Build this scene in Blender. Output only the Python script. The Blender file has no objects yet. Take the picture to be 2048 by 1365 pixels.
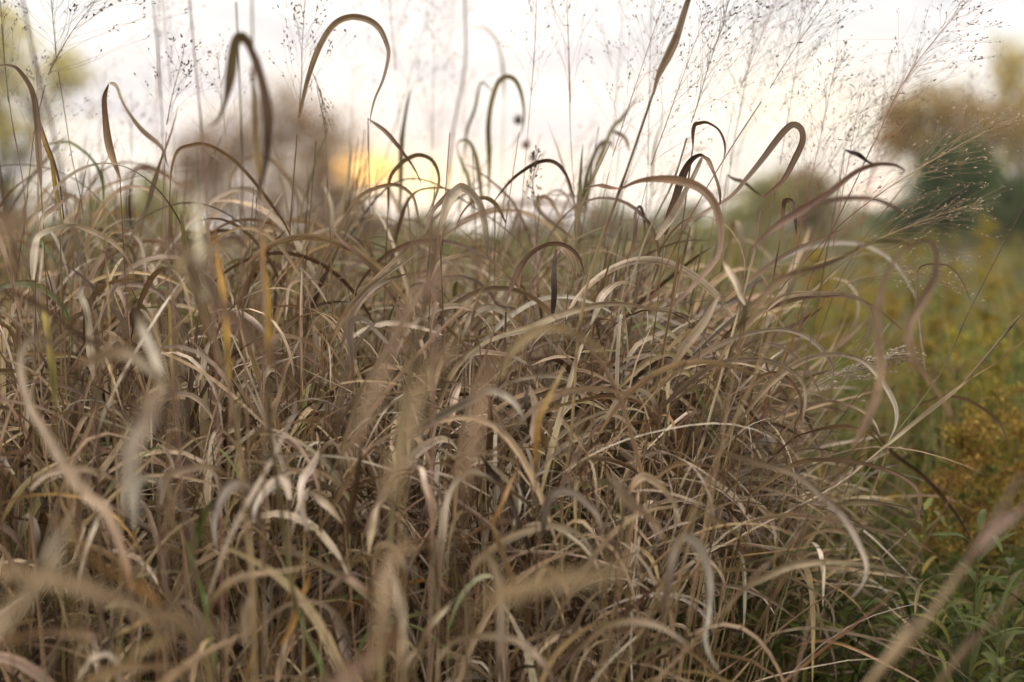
import bpy, math, random
import numpy as np
rng = np.random.default_rng(7)
random.seed(7)
R = math.radians
scene = bpy.context.scene
COL = bpy.context.scene.collection

# ------------------------------------------------------------------ camera
H = 1.10
F = 50 / 36 * 2048
TILT = math.atan(228 / F)
CT, ST = math.cos(TILT), math.sin(TILT)


def at(px, py, d):
    """world point seen at photo pixel px,py at the depth d (metres)"""
    X = (px - 1024) / F
    Y = (682.5 - py) / F
    return np.array([d * X, d * (CT + Y * ST), H + d * (-ST + Y * CT)])


cam_d = bpy.data.cameras.new('camera')
cam = bpy.data.objects.new('camera', cam_d)
COL.objects.link(cam)
cam.location = (0, 0, H)
cam.rotation_euler = (math.pi / 2 - TILT, 0, 0)
cam_d.lens = 50
cam_d.sensor_width = 36
cam_d.clip_start = 0.02
cam_d.clip_end = 3000
cam_d.dof.use_dof = True
cam_d.dof.focus_distance = 1.64
cam_d.dof.aperture_fstop = 2.5
cam_d.dof.aperture_blades = 0
scene.camera = cam

# ------------------------------------------------------------------ colours (albedo)
PAL = dict(st=(.52, .385, .19), pa=(.76, .63, .47), be=(.60, .43, .27), br=(.145, .08, .042), db=(.055, .033, .02),
           mv=(.36, .25, .18), gy=(.50, .42, .32), ol=(.26, .235, .10), gr=(.10, .19, .035), og=(.55, .29, .07),
           ye=(.62, .44, .10), rd=(.33, .13, .06), pk=(.36, .20, .17), tn=(.36, .24, .125), wh=(.84, .75, .63))


# ------------------------------------------------------------------ mesh collector (all quads)
class MB:
    def __init__(self):
        self.v, self.f, self.c, self.u = [], [], [], []
        self.n = 0

    def grid(self, V, C, U=None, closed=False):
        """V (N,S,K,3) grids of points, C (N,S,K,3) or broadcastable, U (N,S,K,2)"""
        V = np.asarray(V, float)
        N, S, K, _ = V.shape
        idx = np.arange(N * S * K).reshape(N, S, K) + self.n
        if closed:
            nxt = np.roll(idx, -1, axis=2)
            a, b = idx[:, :-1, :], nxt[:, :-1, :]
            c, d = nxt[:, 1:, :], idx[:, 1:, :]
        else:
            a, b = idx[:, :-1, :-1], idx[:, :-1, 1:]
            c, d = idx[:, 1:, 1:], idx[:, 1:, :-1]
        self.f.append(np.stack([a, b, c, d], -1).reshape(-1, 4))
        self.v.append(V.reshape(-1, 3))
        self.c.append(np.broadcast_to(C, V.shape).reshape(-1, 3))
        self.u.append((np.zeros((N * S * K, 2)) if U is None else np.broadcast_to(U, (N, S, K, 2)).reshape(-1, 2)))
        self.n += N * S * K

    def build(self, name, mat, parent=None, smooth=True):
        v = np.concatenate(self.v).astype(np.float32)
        f = np.concatenate(self.f).astype(np.int32)
        c = np.concatenate(self.c).astype(np.float32)
        u = np.concatenate(self.u).astype(np.float32)
        if parent is not None:
            v = v - np.array(parent.location, np.float32)
        me = bpy.data.meshes.new(name)
        me.vertices.add(len(v))
        me.vertices.foreach_set('co', v.ravel())
        me.loops.add(len(f) * 4)
        me.loops.foreach_set('vertex_index', f.ravel())
        me.polygons.add(len(f))
        me.polygons.foreach_set('loop_start', np.arange(0, len(f) * 4, 4, dtype=np.int32))
        me.polygons.foreach_set('use_smooth', np.full(len(f), smooth))
        ca = me.color_attributes.new('Col', 'FLOAT_COLOR', 'POINT')
        ca.data.foreach_set('color', np.concatenate([c, np.ones((len(c), 1), np.float32)], 1).ravel())
        uv = me.uv_layers.new(name='UVMap')
        uv.data.foreach_set('uv', u[f.ravel()].ravel())
        me.update(calc_edges=True)
        me.materials.append(mat)
        o = bpy.data.objects.new(name, me)
        COL.objects.link(o)
        if parent is not None:
            o.parent = parent
        return o


def unit(a):
    return a / np.maximum(np.linalg.norm(a, axis=-1, keepdims=True), 1e-9)


def tangents(P):
    T = np.empty_like(P)
    T[:, 1:-1] = P[:, 2:] - P[:, :-2]
    T[:, 0] = P[:, 1] - P[:, 0]
    T[:, -1] = P[:, -1] - P[:, -2]
    return unit(T)


def tubes(mb, P, Rd, C, K=5):
    """P (N,S,3), Rd (N,S), C (N,S,3)"""
    P = np.asarray(P, float)
    T = tangents(P)
    ref = np.array([.83, .5, .25])
    A = unit(np.cross(T, np.broadcast_to(ref, T.shape)))
    B = np.cross(T, A)
    ang = np.arange(K) / K * 2 * math.pi
    V = P[:, :, None] + Rd[:, :, None, None] * (A[:, :, None] * np.cos(ang)[:, None] + B[:, :, None] * np.sin(ang)[:, None])
    L = np.cumsum(np.linalg.norm(np.diff(P, axis=1, prepend=P[:, :1]), axis=-1), 1)
    U = np.stack(np.broadcast_arrays((np.arange(K) * .8)[None, None] + rng.random((len(P), 1, 1)) * 300, L[:, :, None] * 100), -1)
    mb.grid(V, C[:, :, None, :], U, closed=True)


def ribbons(mb, P, side, W, C, fold=.3, K=3, jitter=True):
    """P,side (N,S,3), W (N,S), C (N,S,3): blades with a channelled section"""
    T = tangents(P)
    side = unit(side - (side * T).sum(-1, keepdims=True) * T)
    nrm = np.cross(T, side)
    u = np.linspace(-1, 1, K)
    V = P[:, :, None] + side[:, :, None] * (W[:, :, None] * u * .5)[..., None] + \
        nrm[:, :, None] * (W[:, :, None] * (np.abs(u) ** 1.4) * fold * .5)[..., None]
    L = np.cumsum(np.linalg.norm(np.diff(P, axis=1, prepend=P[:, :1]), axis=-1), 1)
    mm = (W[:, :1, None] * 500) * u
    U = np.stack(np.broadcast_arrays(mm + rng.random((len(P), 1, 1)) * 500, L[:, :, None] * 100 + rng.random((len(P), 1, 1)) * 500), -1)
    mb.grid(V, C[:, :, None, :], U)


def spline(P, n):
    """Catmull-Rom through P (m,3), resampled evenly to n points"""
    P = np.asarray(P, float)
    if len(P) == 2:
        P = np.array([P[0], P[0] * .66 + P[1] * .34, P[0] * .33 + P[1] * .67, P[1]])
    Q = np.concatenate([[2 * P[0] - P[1]], P, [2 * P[-1] - P[-2]]])
    out = []
    for i in range(1, len(Q) - 2):
        t = np.linspace(0, 1, 12, endpoint=False)[:, None]
        a, b, c, d = Q[i - 1], Q[i], Q[i + 1], Q[i + 2]
        out.append(.5 * ((2 * b) + (c - a) * t + (2 * a - 5 * b + 4 * c - d) * t ** 2 + (-a + 3 * b - 3 * c + d) * t ** 3))
    out = np.concatenate(out + [P[-1:]])
    L = np.concatenate([[0], np.cumsum(np.linalg.norm(np.diff(out, axis=0), axis=1))])
    s = np.linspace(0, L[-1], n)
    return np.stack([np.interp(s, L, out[:, k]) for k in range(3)], 1)


def tint(c, amt=.12):
    c = np.array(c, float)
    return np.clip(c * (1 + rng.uniform(-amt, amt)) * (1 + rng.uniform(-.05, .05, 3)), .01, .9)


def tag(o, label=None, cat=None, group=None, kind=None):
    if label: o['label'] = label
    if cat: o['category'] = cat
    if group: o['group'] = group
    if kind: o['kind'] = kind
    return o


def empty(name, loc):
    o = bpy.data.objects.new(name, None)
    o.empty_display_size = .05
    COL.objects.link(o)
    o.location = [float(x) for x in loc]
    return o


# ------------------------------------------------------------------ materials
def base_mat(name, rough=.6, transl=.25, stripes=True, bump=.25, spec=.3, nscale=1.0, contrast=.5, dirt=True):
    m = bpy.data.materials.new(name)
    m.use_nodes = True
    nt = m.node_tree
    nt.nodes.clear()
    N, Lk = nt.nodes.new, nt.links.new
    out = N('ShaderNodeOutputMaterial')
    att = N('ShaderNodeAttribute'); att.attribute_name = 'Col'
    bs = N('ShaderNodeBsdfPrincipled')
    bs.inputs['Roughness'].default_value = rough
    bs.inputs['Specular IOR Level'].default_value = spec
    col = att.outputs['Color']
    if stripes:
        uv = N('ShaderNodeUVMap'); uv.uv_map = 'UVMap'
        mp = N('ShaderNodeMapping'); mp.inputs['Scale'].default_value = (.8 * nscale, .10 * nscale, 1)
        Lk(uv.outputs[0], mp.inputs[0])
        no = N('ShaderNodeTexNoise'); no.inputs['Scale'].default_value = 1; no.inputs['Detail'].default_value = 3
        no.inputs['Roughness'].default_value = .65
        Lk(mp.outputs[0], no.inputs['Vector'])
        rp = N('ShaderNodeMapRange')
        rp.inputs[1].default_value = .33; rp.inputs[2].default_value = .67
        rp.inputs[3].default_value = 1 - contrast; rp.inputs[4].default_value = 1 + contrast
        Lk(no.outputs['Fac'], rp.inputs[0])
        mx = N('ShaderNodeMix'); mx.data_type = 'RGBA'; mx.blend_type = 'MULTIPLY'; mx.inputs[0].default_value = 1
        Lk(col, mx.inputs[6]); Lk(rp.outputs[0], mx.inputs[7])
        col = mx.outputs[2]
        if dirt:
            # weathering blotches along the blade
            mp2 = N('ShaderNodeMapping'); mp2.inputs['Scale'].default_value = (.12, .55, 1)
            Lk(uv.outputs[0], mp2.inputs[0])
            n2 = N('ShaderNodeTexNoise'); n2.inputs['Scale'].default_value = 1; n2.inputs['Detail'].default_value = 5
            Lk(mp2.outputs[0], n2.inputs['Vector'])
            r2 = N('ShaderNodeMapRange'); r2.inputs[1].default_value = .52; r2.inputs[2].default_value = .75
            r2.inputs[3].default_value = 0; r2.inputs[4].default_value = .6
            Lk(n2.outputs['Fac'], r2.inputs[0])
            m2 = N('ShaderNodeMix'); m2.data_type = 'RGBA'; m2.blend_type = 'MIX'
            Lk(r2.outputs[0], m2.inputs[0]); Lk(col, m2.inputs[6]); m2.inputs[7].default_value = (.16, .095, .07, 1)
            col = m2.outputs[2]
        bp = N('ShaderNodeBump'); bp.inputs['Strength'].default_value = bump; bp.inputs['Distance'].default_value = .0006
        Lk(no.outputs['Fac'], bp.inputs['Height']); Lk(bp.outputs[0], bs.inputs['Normal'])
    Lk(col, bs.inputs['Base Color'])
    if transl > 0:
        tr = N('ShaderNodeBsdfTranslucent')
        Lk(col, tr.inputs['Color'])
        ms = N('ShaderNodeMixShader'); ms.inputs[0].default_value = transl
        Lk(bs.outputs[0], ms.inputs[1]); Lk(tr.outputs[0], ms.inputs[2])
        Lk(ms.outputs[0], out.inputs['Surface'])
    else:
        Lk(bs.outputs[0], out.inputs['Surface'])
    return m


M_LEAF = base_mat('dry_leaf', rough=.48, transl=.13, spec=.4)
M_STEM = base_mat('dry_stem', rough=.45, transl=0, spec=.4, contrast=.25)
M_SEED = base_mat('seed', rough=.6, transl=.1, stripes=False)
M_GREEN = base_mat('green_leaf', rough=.55, transl=.35, dirt=False, contrast=.2)
M_FLOR = base_mat('floret', rough=.8, transl=.3, stripes=False)
M_TREE = base_mat('tree_leaf', rough=.7, transl=.3, stripes=False)
M_BARK = base_mat('bark', rough=.85, transl=0, contrast=.3, nscale=.3)


def ground_mat():
    m = bpy.data.materials.new('meadow_soil')
    m.use_nodes = True
    nt = m.node_tree
    N, Lk = nt.nodes.new, nt.links.new
    bs = nt.nodes['Principled BSDF']
    bs.inputs['Roughness'].default_value = .95
    geo = N('ShaderNodeNewGeometry')
    no = N('ShaderNodeTexNoise'); no.inputs['Scale'].default_value = 9; no.inputs['Detail'].default_value = 8
    Lk(geo.outputs['Position'], no.inputs['Vector'])
    cr = N('ShaderNodeValToRGB')
    cr.color_ramp.elements[0].position = .35; cr.color_ramp.elements[0].color = (.045, .03, .018, 1)
    cr.color_ramp.elements[1].position = .65; cr.color_ramp.elements[1].color = (.12, .10, .045, 1)
    Lk(no.outputs['Fac'], cr.inputs[0]); Lk(cr.outputs[0], bs.inputs['Base Color'])
    bp = N('ShaderNodeBump'); bp.inputs['Strength'].default_value = .6; bp.inputs['Distance'].default_value = .02
    Lk(no.outputs['Fac'], bp.inputs['Height']); Lk(bp.outputs[0], bs.inputs['Normal'])
    return m


# ------------------------------------------------------------------ world
def world():
    w = bpy.data.worlds.new('World'); scene.world = w; w.use_nodes = True
    nt = w.node_tree; nt.nodes.clear()
    N, Lk = nt.nodes.new, nt.links.new
    out = N('ShaderNodeOutputWorld'); bg = N('ShaderNodeBackground')
    bg.inputs['Strength'].default_value = .1
    Lk(bg.outputs[0], out.inputs[0])
    sky = N('ShaderNodeTexSky'); sky.sky_type = 'NISHITA'; sky.sun_disc = False
    sky.sun_elevation = R(3); sky.sun_rotation = R(-4.5); sky.air_density = 1; sky.dust_density = 2
    tc = N('ShaderNodeTexCoord')
    sep = N('ShaderNodeSeparateXYZ'); Lk(tc.outputs['Generated'], sep.inputs[0])

    def M(op, a, b=None, c=None, clamp=False):
        n = N('ShaderNodeMath'); n.operation = op; n.use_clamp = clamp
        for i, x in enumerate((a, b, c)):
            if x is None: continue
            if isinstance(x, (int, float)): n.inputs[i].default_value = x
            else: Lk(x, n.inputs[i])
        return n.outputs[0]

    def mix(f, a, b, mode='MIX'):
        n = N('ShaderNodeMix'); n.data_type = 'RGBA'; n.blend_type = mode
        if isinstance(f, (int, float)): n.inputs[0].default_value = f
        else: Lk(f, n.inputs[0])
        for i, x in ((6, a), (7, b)):
            if isinstance(x, tuple): n.inputs[i].default_value = (*x, 1)
            else: Lk(x, n.inputs[i])
        return n.outputs[2]
    yy = M('MAXIMUM', sep.outputs['Y'], .05)
    az = M('DIVIDE', sep.outputs['X'], yy)
    el = M('DIVIDE', sep.outputs['Z'], yy)
    fwd = M('SMOOTHSTEP', sep.outputs['Y'], 0, .5) if False else M('MULTIPLY', M('SUBTRACT', sep.outputs['Y'], .0), 2.0, clamp=True)

    def spot(px, py, sx, sy):
        a = M('POWER', M('DIVIDE', M('SUBTRACT', az, (px - 1024) / F), sx / F), 2)
        b = M('POWER', M('DIVIDE', M('SUBTRACT', el, (455 - py) / F), sy / F), 2)
        return M('MULTIPLY', M('EXPONENT', M('MULTIPLY', M('ADD', a, b), -1)), fwd)
    # vertical gradient: cream horizon -> lavender white overcast
    z = sep.outputs['Z']
    g = M('POWER', M('SUBTRACT', 1, M('MULTIPLY', z, 4.5, clamp=True)), 1.5)
    colr = mix(g, (10.6, 10.7, 10.9), (12.4, 11.7, 10.5))
    # higher, the cloud deck is brighter blue grey
    colr = mix(M('MULTIPLY', M('SUBTRACT', z, .22), 2.4, clamp=True), colr, SKY_TOP)
    # stratus streaks
    mp = N('ShaderNodeMapping'); mp.inputs['Scale'].default_value = (5, 5, 16); Lk(tc.outputs['Generated'], mp.inputs[0])
    no = N('ShaderNodeTexNoise'); no.inputs['Scale'].default_value = 1.6; no.inputs['Detail'].default_value = 6; no.inputs['Roughness'].default_value = .55
    no.inputs['Distortion'].default_value = .4
    Lk(mp.outputs[0], no.inputs['Vector'])
    mr = N('ShaderNodeMapRange'); mr.interpolation_type = 'SMOOTHSTEP'
    mr.inputs[1].default_value = .42; mr.inputs[2].default_value = .68; mr.inputs[3].default_value = 0; mr.inputs[4].default_value = .9
    Lk(no.outputs['Fac'], mr.inputs[0])
    colr = mix(mr.outputs[0], colr, (7.9, 8.0, 8.8))
    # the darker lavender bank low beside the glow, and the warm breaks
    colr = mix(M('MULTIPLY', spot(1080, 290, 330, 70), .8), colr, (7.7, 7.9, 8.9))
    colr = mix(M('MULTIPLY', spot(1600, 230, 260, 130), .8), colr, (14, 12.9, 10.4))
    colr = mix(M('MULTIPLY', spot(1000, 340, 500, 60), .5), colr, (12.8, 11.6, 9.4))
    colr = mix(M('MULTIPLY', spot(1760, 400, 130, 70), .7), colr, (12.5, 9.8, 7.4))
    colr = mix(M('MULTIPLY', spot(780, 350, 200, 60), .4), colr, (13.5, 10.6, 7.2))
    colr = mix(M('MULTIPLY', spot(728, 342, 66, 32), 1.7, clamp=True), colr, (17, 8.8, 2.0))
    colr = mix(M('MULTIPLY', spot(725, 338, 26, 13), 1.2, clamp=True), colr, (24, 16, 6))
    colr = mix(M('MULTIPLY', spot(858, 364, 46, 30), 1.3, clamp=True), colr, (22, 17, 8.5))
    # behind the viewer the sky is duller and bluer
    back = M('MULTIPLY', M('MULTIPLY', M('SUBTRACT', .25, sep.outputs['Y']), 1.6, clamp=True), M('SUBTRACT', 1, M('MULTIPLY', M('SUBTRACT', z, .15), 1.8, clamp=True)))
    colr = mix(back, colr, SKY_BACK)
    # the clear air over the cloud deck shows through a little
    colr = mix(.05, colr, sky.outputs[0])
    Lk(colr, bg.inputs['Color'])


SKY_TOP = (22, 20.6, 18.8)
SKY_BACK = (3.2, 2.8, 2.4)
world()
sun = bpy.data.lights.new('sun', 'SUN'); sun.energy = .8; sun.angle = R(12); sun.color = (1, .76, .45)
so = bpy.data.objects.new('sun', sun); COL.objects.link(so)
# low sun ahead, just left of centre
so.rotation_euler = (R(90 - 3) , 0, R(180 + 4.5))

scene.view_settings.view_transform = 'Standard'
scene.view_settings.look = 'None'
scene.view_settings.exposure = 0.03
scene.view_settings.gamma = 1
scene.cycles.use_denoising = True
scene.cycles.max_bounces = 6
scene.cycles.diffuse_bounces = 2
scene.cycles.transmission_bounces = 3
scene.cycles.caustics_reflective = False
scene.cycles.caustics_refractive = False
scene.cycles.sample_clamp_indirect = 6
# ------------------------------------------------------------------ plant builders
def leaf_width(s, W, tip=3.2):
    return W * np.minimum(1, .28 + 3.2 * s) * np.maximum(1 - s ** tip, 0) ** .8 + .0003


def traced(pts, d0, d1, n=26, wob=.01):
    m = len(pts)
    s = np.linspace(0, 1, m)
    ph = rng.uniform(0, 6)
    return spline([at(x, y, d0 + (d1 - d0) * t + wob * d0 * math.sin(ph + 4 * t)) for (x, y), t in zip(pts, s)], n)


def leaf_colour(c0, c1, n):
    c0, c1 = tint(c0, .08), tint(c1, .08)
    s = np.linspace(0, 1, n)[:, None]
    wob = .10 * np.sin(np.linspace(0, rng.uniform(6, 20), n) + rng.uniform(0, 6))[:, None]
    c = np.clip(c0 * (1 - s) + c1 * s, .01, .9) * (1 + wob)
    k = np.clip((s - rng.uniform(.72, .95)) * 6, 0, .8)      # tips die back to brown
    return c * (1 - k) + np.array(PAL['br']) * k


def add_traced_leaf(mb, P, W, c0, c1, a0, a1):
    n = len(P)
    T = tangents(P[None])[0]
    V = unit(np.broadcast_to(np.array([0., 1., 0.]), T.shape))
    S0 = unit(np.cross(T, V)); S1 = np.cross(T, S0)
    s = np.linspace(0, 1, n)
    a = np.radians(.62 * (a0 + (a1 - a0) * s) + rng.uniform(10, 30) * np.sin(s * rng.uniform(4, 8) + rng.uniform(0, 6)))[:, None]
    side = S0 * np.cos(a) + S1 * np.sin(a)
    q = rng.uniform(0, 6, 4)
    P = P + S0 * (.0007 * np.sin(s * 9 + q[0]) * np.minimum(s * 6, 1))[:, None] + S1 * (.001 * np.sin(s * 8 + q[2]) * np.minimum(s * 6, 1))[:, None]
    ribbons(mb, P[None], side[None], (leaf_width(s, W) * (1 + .07 * np.sin(s * 13 + q[3])))[None], leaf_colour(c0, c1, n)[None], fold=rng.uniform(.2, .5), K=5)


def panicle(mb_b, mb_s, axis, n_nodes=9, L0=.16, spread=38, per=3, sub=3, spk=.0036, cb=(.30, .21, .16), cs=(.27, .20, .14),
            rb=.0002, droop=.25, bias=None, tight=False, dens=.75):
    """airy open grass panicle: whorls of hair-fine branches with small spikelets on their outer halves"""
    A = spline(axis, 40)
    T = tangents(A[None])[0]
    up = np.array([0, 0, 1.])
    tb, tc = [], []
    S = 8
    spos, sdir = [], []
    for i in range(n_nodes):
        t = (i / max(n_nodes - 1, 1)) ** .85
        k = int(t * 36) + 1
        p0, ax = A[k], T[k]
        Lb = L0 * (1 - .72 * t) * rng.uniform(.75, 1.15)
        nb = per if i else per + 1
        ph0 = rng.uniform(0, 6.28)
        e1 = unit(np.cross(ax, [.3, .9, .2])); e2 = np.cross(ax, e1)
        for b in range(nb):
            ph = ph0 + b * 6.283 / nb + rng.uniform(-.5, .5)
            th = R(spread * rng.uniform(.55, 1.25))
            d = ax * math.cos(th) + (e1 * math.cos(ph) + e2 * math.sin(ph)) * math.sin(th)
            if bias is not None: d = unit(d + np.array(bias) * rng.uniform(.2, 1))
            l = Lb * rng.uniform(.6, 1.1)
            s = np.linspace(0, 1, S)[:, None]
            wav = (rng.normal(size=3) * .04 * l)
            P = p0 + d * l * s + (-up * droop * l) * s ** 2 * .5 + wav * np.sin(s * 5)
            tb.append(P)
            for q in range(sub if not tight else sub + 2):
                tt = rng.uniform(.3 if not tight else .1, 1) if q else .98
                ki = min(int(tt * (S - 1)), S - 2)
                b0 = P[ki] + (P[ki + 1] - P[ki]) * (tt * (S - 1) - ki)
                dd = unit(P[ki + 1] - P[ki])
                dv = unit(dd + rng.normal(size=3) * (.38 if not tight else .18))
                ls = l * rng.uniform(.08, .28) * (1.25 - tt)
                if q:
                    s2 = np.linspace(0, 1, S)[:, None]
                    P2 = b0 + dv * ls * s2 + wav * .3 * np.sin(s2 * 4)
                    tb.append(P2)
                    ends = [(P2[-1], dv), (P2[4], unit(dv + rng.normal(size=3) * .4))]
                else:
                    ends = [(b0, dd)]
                for (pp, dr) in ends:
                    if rng.random() < dens:
                        spos.append(pp); sdir.append(unit(dr + rng.normal(size=3) * .2))
    tb = np.array(tb)
    n = len(tb)
    rr = np.linspace(1, .45, S)[None] * rb * rng.uniform(.8, 1.2, (n, 1))
    tubes(mb_b, tb, rr, np.broadcast_to(np.array(cb), (n, S, 3)) * rng.uniform(.7, 1.3, (n, 1, 1)), K=3)
    spos, sdir = np.array(spos), np.array(sdir)
    m = len(spos)
    sz = spk * rng.uniform(.6, 1.2, (m, 1))
    tt = np.array([0, .3, .65, 1.0]); wr = np.array([.10, .20, .15, .02])
    P = spos[:, None] + sdir[:, None] * (sz * tt)[..., None]
    tubes(mb_s, P, sz * wr[None] * rng.uniform(.8, 1.3, (m, 1)), np.broadcast_to(np.array(cs), (m, 4, 3)) * rng.uniform(.55, 1.6, (m, 1, 1)), K=4)


def ground_base(P0, px):
    """where the stalk that carries P0 is rooted"""
    d = P0[1]
    if px > 1230:
        bx = P0[0] + ((1190 - 1024) / F * d - P0[0]) * rng.uniform(.45, .75)
    else:
        bx = P0[0] + rng.uniform(-.06, .05)
    return np.array([bx, P0[1] + rng.uniform(-.05, .06), 0.])


def stem_path(P0, dir0, px, n=14):
    B = ground_base(P0, px)
    z = P0[2]
    mid = B * .35 + P0 * .65 + np.array([0, 0, 0])
    if px > 1230:
        mid = B * .4 + P0 * .6 + np.array([-.02, 0, .03])
    mid2 = B * .8 + P0 * .2 + np.array([-.01, 0, .0])
    return spline([B, mid2, mid, P0], n)


def culm(mb, P, r, c0, c1, nodes=True):
    n = 3 * len(P)
    P = spline(P, n)
    s = np.linspace(0, 1, n)
    rad = r * (1.1 - .5 * s)
    C = leaf_colour(c0, c1, n)
    if nodes:
        L = np.linalg.norm(np.diff(P, axis=0), axis=1).sum()
        step = max(int(n * .17 / max(L, .2)), 3)
        for k in range(rng.integers(1, step + 1), n - 1, step):
            rad[k] *= 1.35
            C[k] = np.array(PAL['br']) * .8
    tubes(mb, P[None], rad[None], C[None], K=7)


HERO_GROUP = 'traced dry grass stalks'


def parse(text):
    th = None
    for ln in text.strip().splitlines():
        ln = ln.strip()
        if not ln or ln[0] == '#': continue
        k, rest = ln[0], ln[1:].strip()
        if k == 'T':
            if th: yield th
            lab, _, cat = rest.partition('|')
            th = dict(label=lab.strip(), cat=(cat.strip() or 'dry grass'), items=[])
        else:
            a = [x.strip() for x in rest.split('|')]
            pts = [tuple(float(v) for v in q.split(',')) for q in a[-1].split()]
            th['items'].append((k, a[0].split(), pts))
    if th: yield th


NAMES = {'dry grass': 'grass_stalk', 'seed stalk': 'seed_stalk', 'dried flower': 'dried_flower'}


def build_thing(th, group=None):
    items = th['items']
    hasS = any(k == 'S' for k, _, _ in items)
    k0, a0, p0 = items[0]
    d0 = float(a0[0].split(',')[0])
    if not hasS and p0[-1][0] > 1300 and 1.58 < d0 < 1.8: d0 *= .955
    P0 = at(*p0[0], d0)
    px = p0[0][0]
    # stem
    col = 'st'
    if hasS:
        a, pts = next((a, p) for k, a, p in items if k == 'S')
        ds = [float(x) for x in a[0].split(',')]
        P = traced(pts, ds[0], ds[-1], n=20, wob=.004)
        if P[0][2] > .12:
            if pts[0][1] < 1250:
                pre = stem_path(P[0], None, pts[0][0], 8)
                # keep the traced direction for a while so there is no kink
                t = unit(P[0] - P[3]); q = P[0] + t * .12
                base = ground_base(P[0], pts[0][0]) * .5 + np.array([q[0] + t[0] * .25, q[1], 0]) * .5
                base[2] = 0
                P = spline(np.concatenate([[base], [q], P[::2]]), 24)
            else:
                t = unit(P[0] - P[2])
                if t[2] > -.2: t = unit(np.array([t[0], t[1], -.4]))
                base = P[0] + t * (P[0][2] / -t[2])
                P = spline(np.concatenate([[base], P[::2]]), 24)
        r = float(a[1]) / 1000
        cols = a[2].split(',')
        c0, c1 = PAL[cols[0]], PAL[cols[-1]]
    else:
        P = stem_path(P0, None, px)
        r = rng.uniform(.0009, .0015)
        cc = random.choice(['st', 'st', 'tn', 'mv', 'be', 'ol'])
        c0, c1 = PAL['tn'], PAL[cc]
    root = empty(NAMES[th['cat']], (P[0][0], P[0][1], 0))
    tag(root, th['label'], th['cat'], group or {'dry grass': 'arching dry grass stalks', 'seed stalk': 'fine seeding grass stalks'}.get(th['cat'], 'dried flower heads'))
    mb = MB(); culm(mb, P, r, c0, c1); mb.build('stem', M_STEM, root)
    for k, a, pts in items:
        ds = [float(x) for x in a[0].split(',')]
        if k == 'L':
            W = float(a[1]) / 1000 * (.92 if ds[0] < .86 else .9)
            cols = a[2].split(',')
            an = [float(x) for x in a[3].split(',')] if len(a) > 3 else [rng.uniform(-40, 40), rng.uniform(-40, 40)]
            mb = MB()
            if pts[-1][0] > 1300 and 1.58 < ds[0] < 1.8: ds = [q * .955 for q in ds]
            Pl = traced(pts, ds[0], ds[-1], n=max(34, 6 * len(pts)), wob=.008)
            add_traced_leaf(mb, Pl, W, PAL[cols[0]], PAL[cols[-1]], an[0], an[-1])
            mb.build('leaf', M_LEAF, root)
        elif k == 'P':
            # d, L0, spread, nodes, [tight], colour
            L0 = float(a[1]); sp = float(a[2]); nn = int(a[3])
            opt = a[4] if len(a) > 4 else ''
            kw = {}
            if 'c' in opt: kw = dict(tight=True, per=4, spk=.0045, cb=PAL['gy'], cs=PAL['gy'])
            if 'k' in opt: kw = dict(tight=True, per=2, spk=.0034, cs=(.34, .25, .17))
            if 'b' in opt: kw.update(cs=(.13, .10, .08), spk=.0044)
            if 'r' in opt: kw['cb'] = (.42, .17, .09)
            if 'g' in opt: kw['cb'] = (.20, .24, .10)
            if 'w' in opt: kw['bias'] = (.55, 0, .1); 
            if 'y' in opt: kw['cs'] = (.55, .45, .32); kw['cb'] = (.50, .36, .2)
            if 'd' in opt: kw['per'] = 4; kw['sub'] = 3
            mb1, mb2 = MB(), MB()
            ax = [at(x, y, ds[0] + (ds[-1] - ds[0]) * i / max(len(pts) - 1, 1)) for i, (x, y) in enumerate(pts)]
            panicle(mb1, mb2, ax, n_nodes=nn, L0=L0, spread=sp, **kw)
            axp = spline(ax, 16)
            tubes(mb1, axp[None], np.linspace(.0007, .0003, 16)[None], np.broadcast_to(np.array(kw.get('cb', (.30, .20, .15))), (1, 16, 3)), K=4)
            o = mb1.build('seed_head', M_STEM, root)
            s = mb2.build('spikelets', M_SEED, root)
            s.parent = o
            tag(s, kind='stuff')
        elif k == 'H':
            # a shaggy dried bud made of bracts
            rad = float(a[1]) / 1000
            c = at(*pts[0], ds[0])
            n = 60
            dr = unit(rng.normal(size=(n, 3)))
            s = np.linspace(0, 1, 5)[None, :, None]
            Pb = c + dr[:, None] * rad * s + np.array([0, 0, .3 * rad]) * s ** 2
            sd = unit(np.cross(dr, [.2, .3, .9]))[:, None] + np.zeros((1, 5, 1))
            mb = MB()
            ribbons(mb, Pb, sd, np.broadcast_to(np.array([.5, 1, .9, .6, .1]) * rad * .3, (n, 5)), np.broadcast_to(np.array(PAL[a[2]]), (n, 5, 3)) * rng.uniform(.6, 1.3, (n, 1, 1)))
            mb.build('flower_head', M_LEAF, root)
    return root
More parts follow.
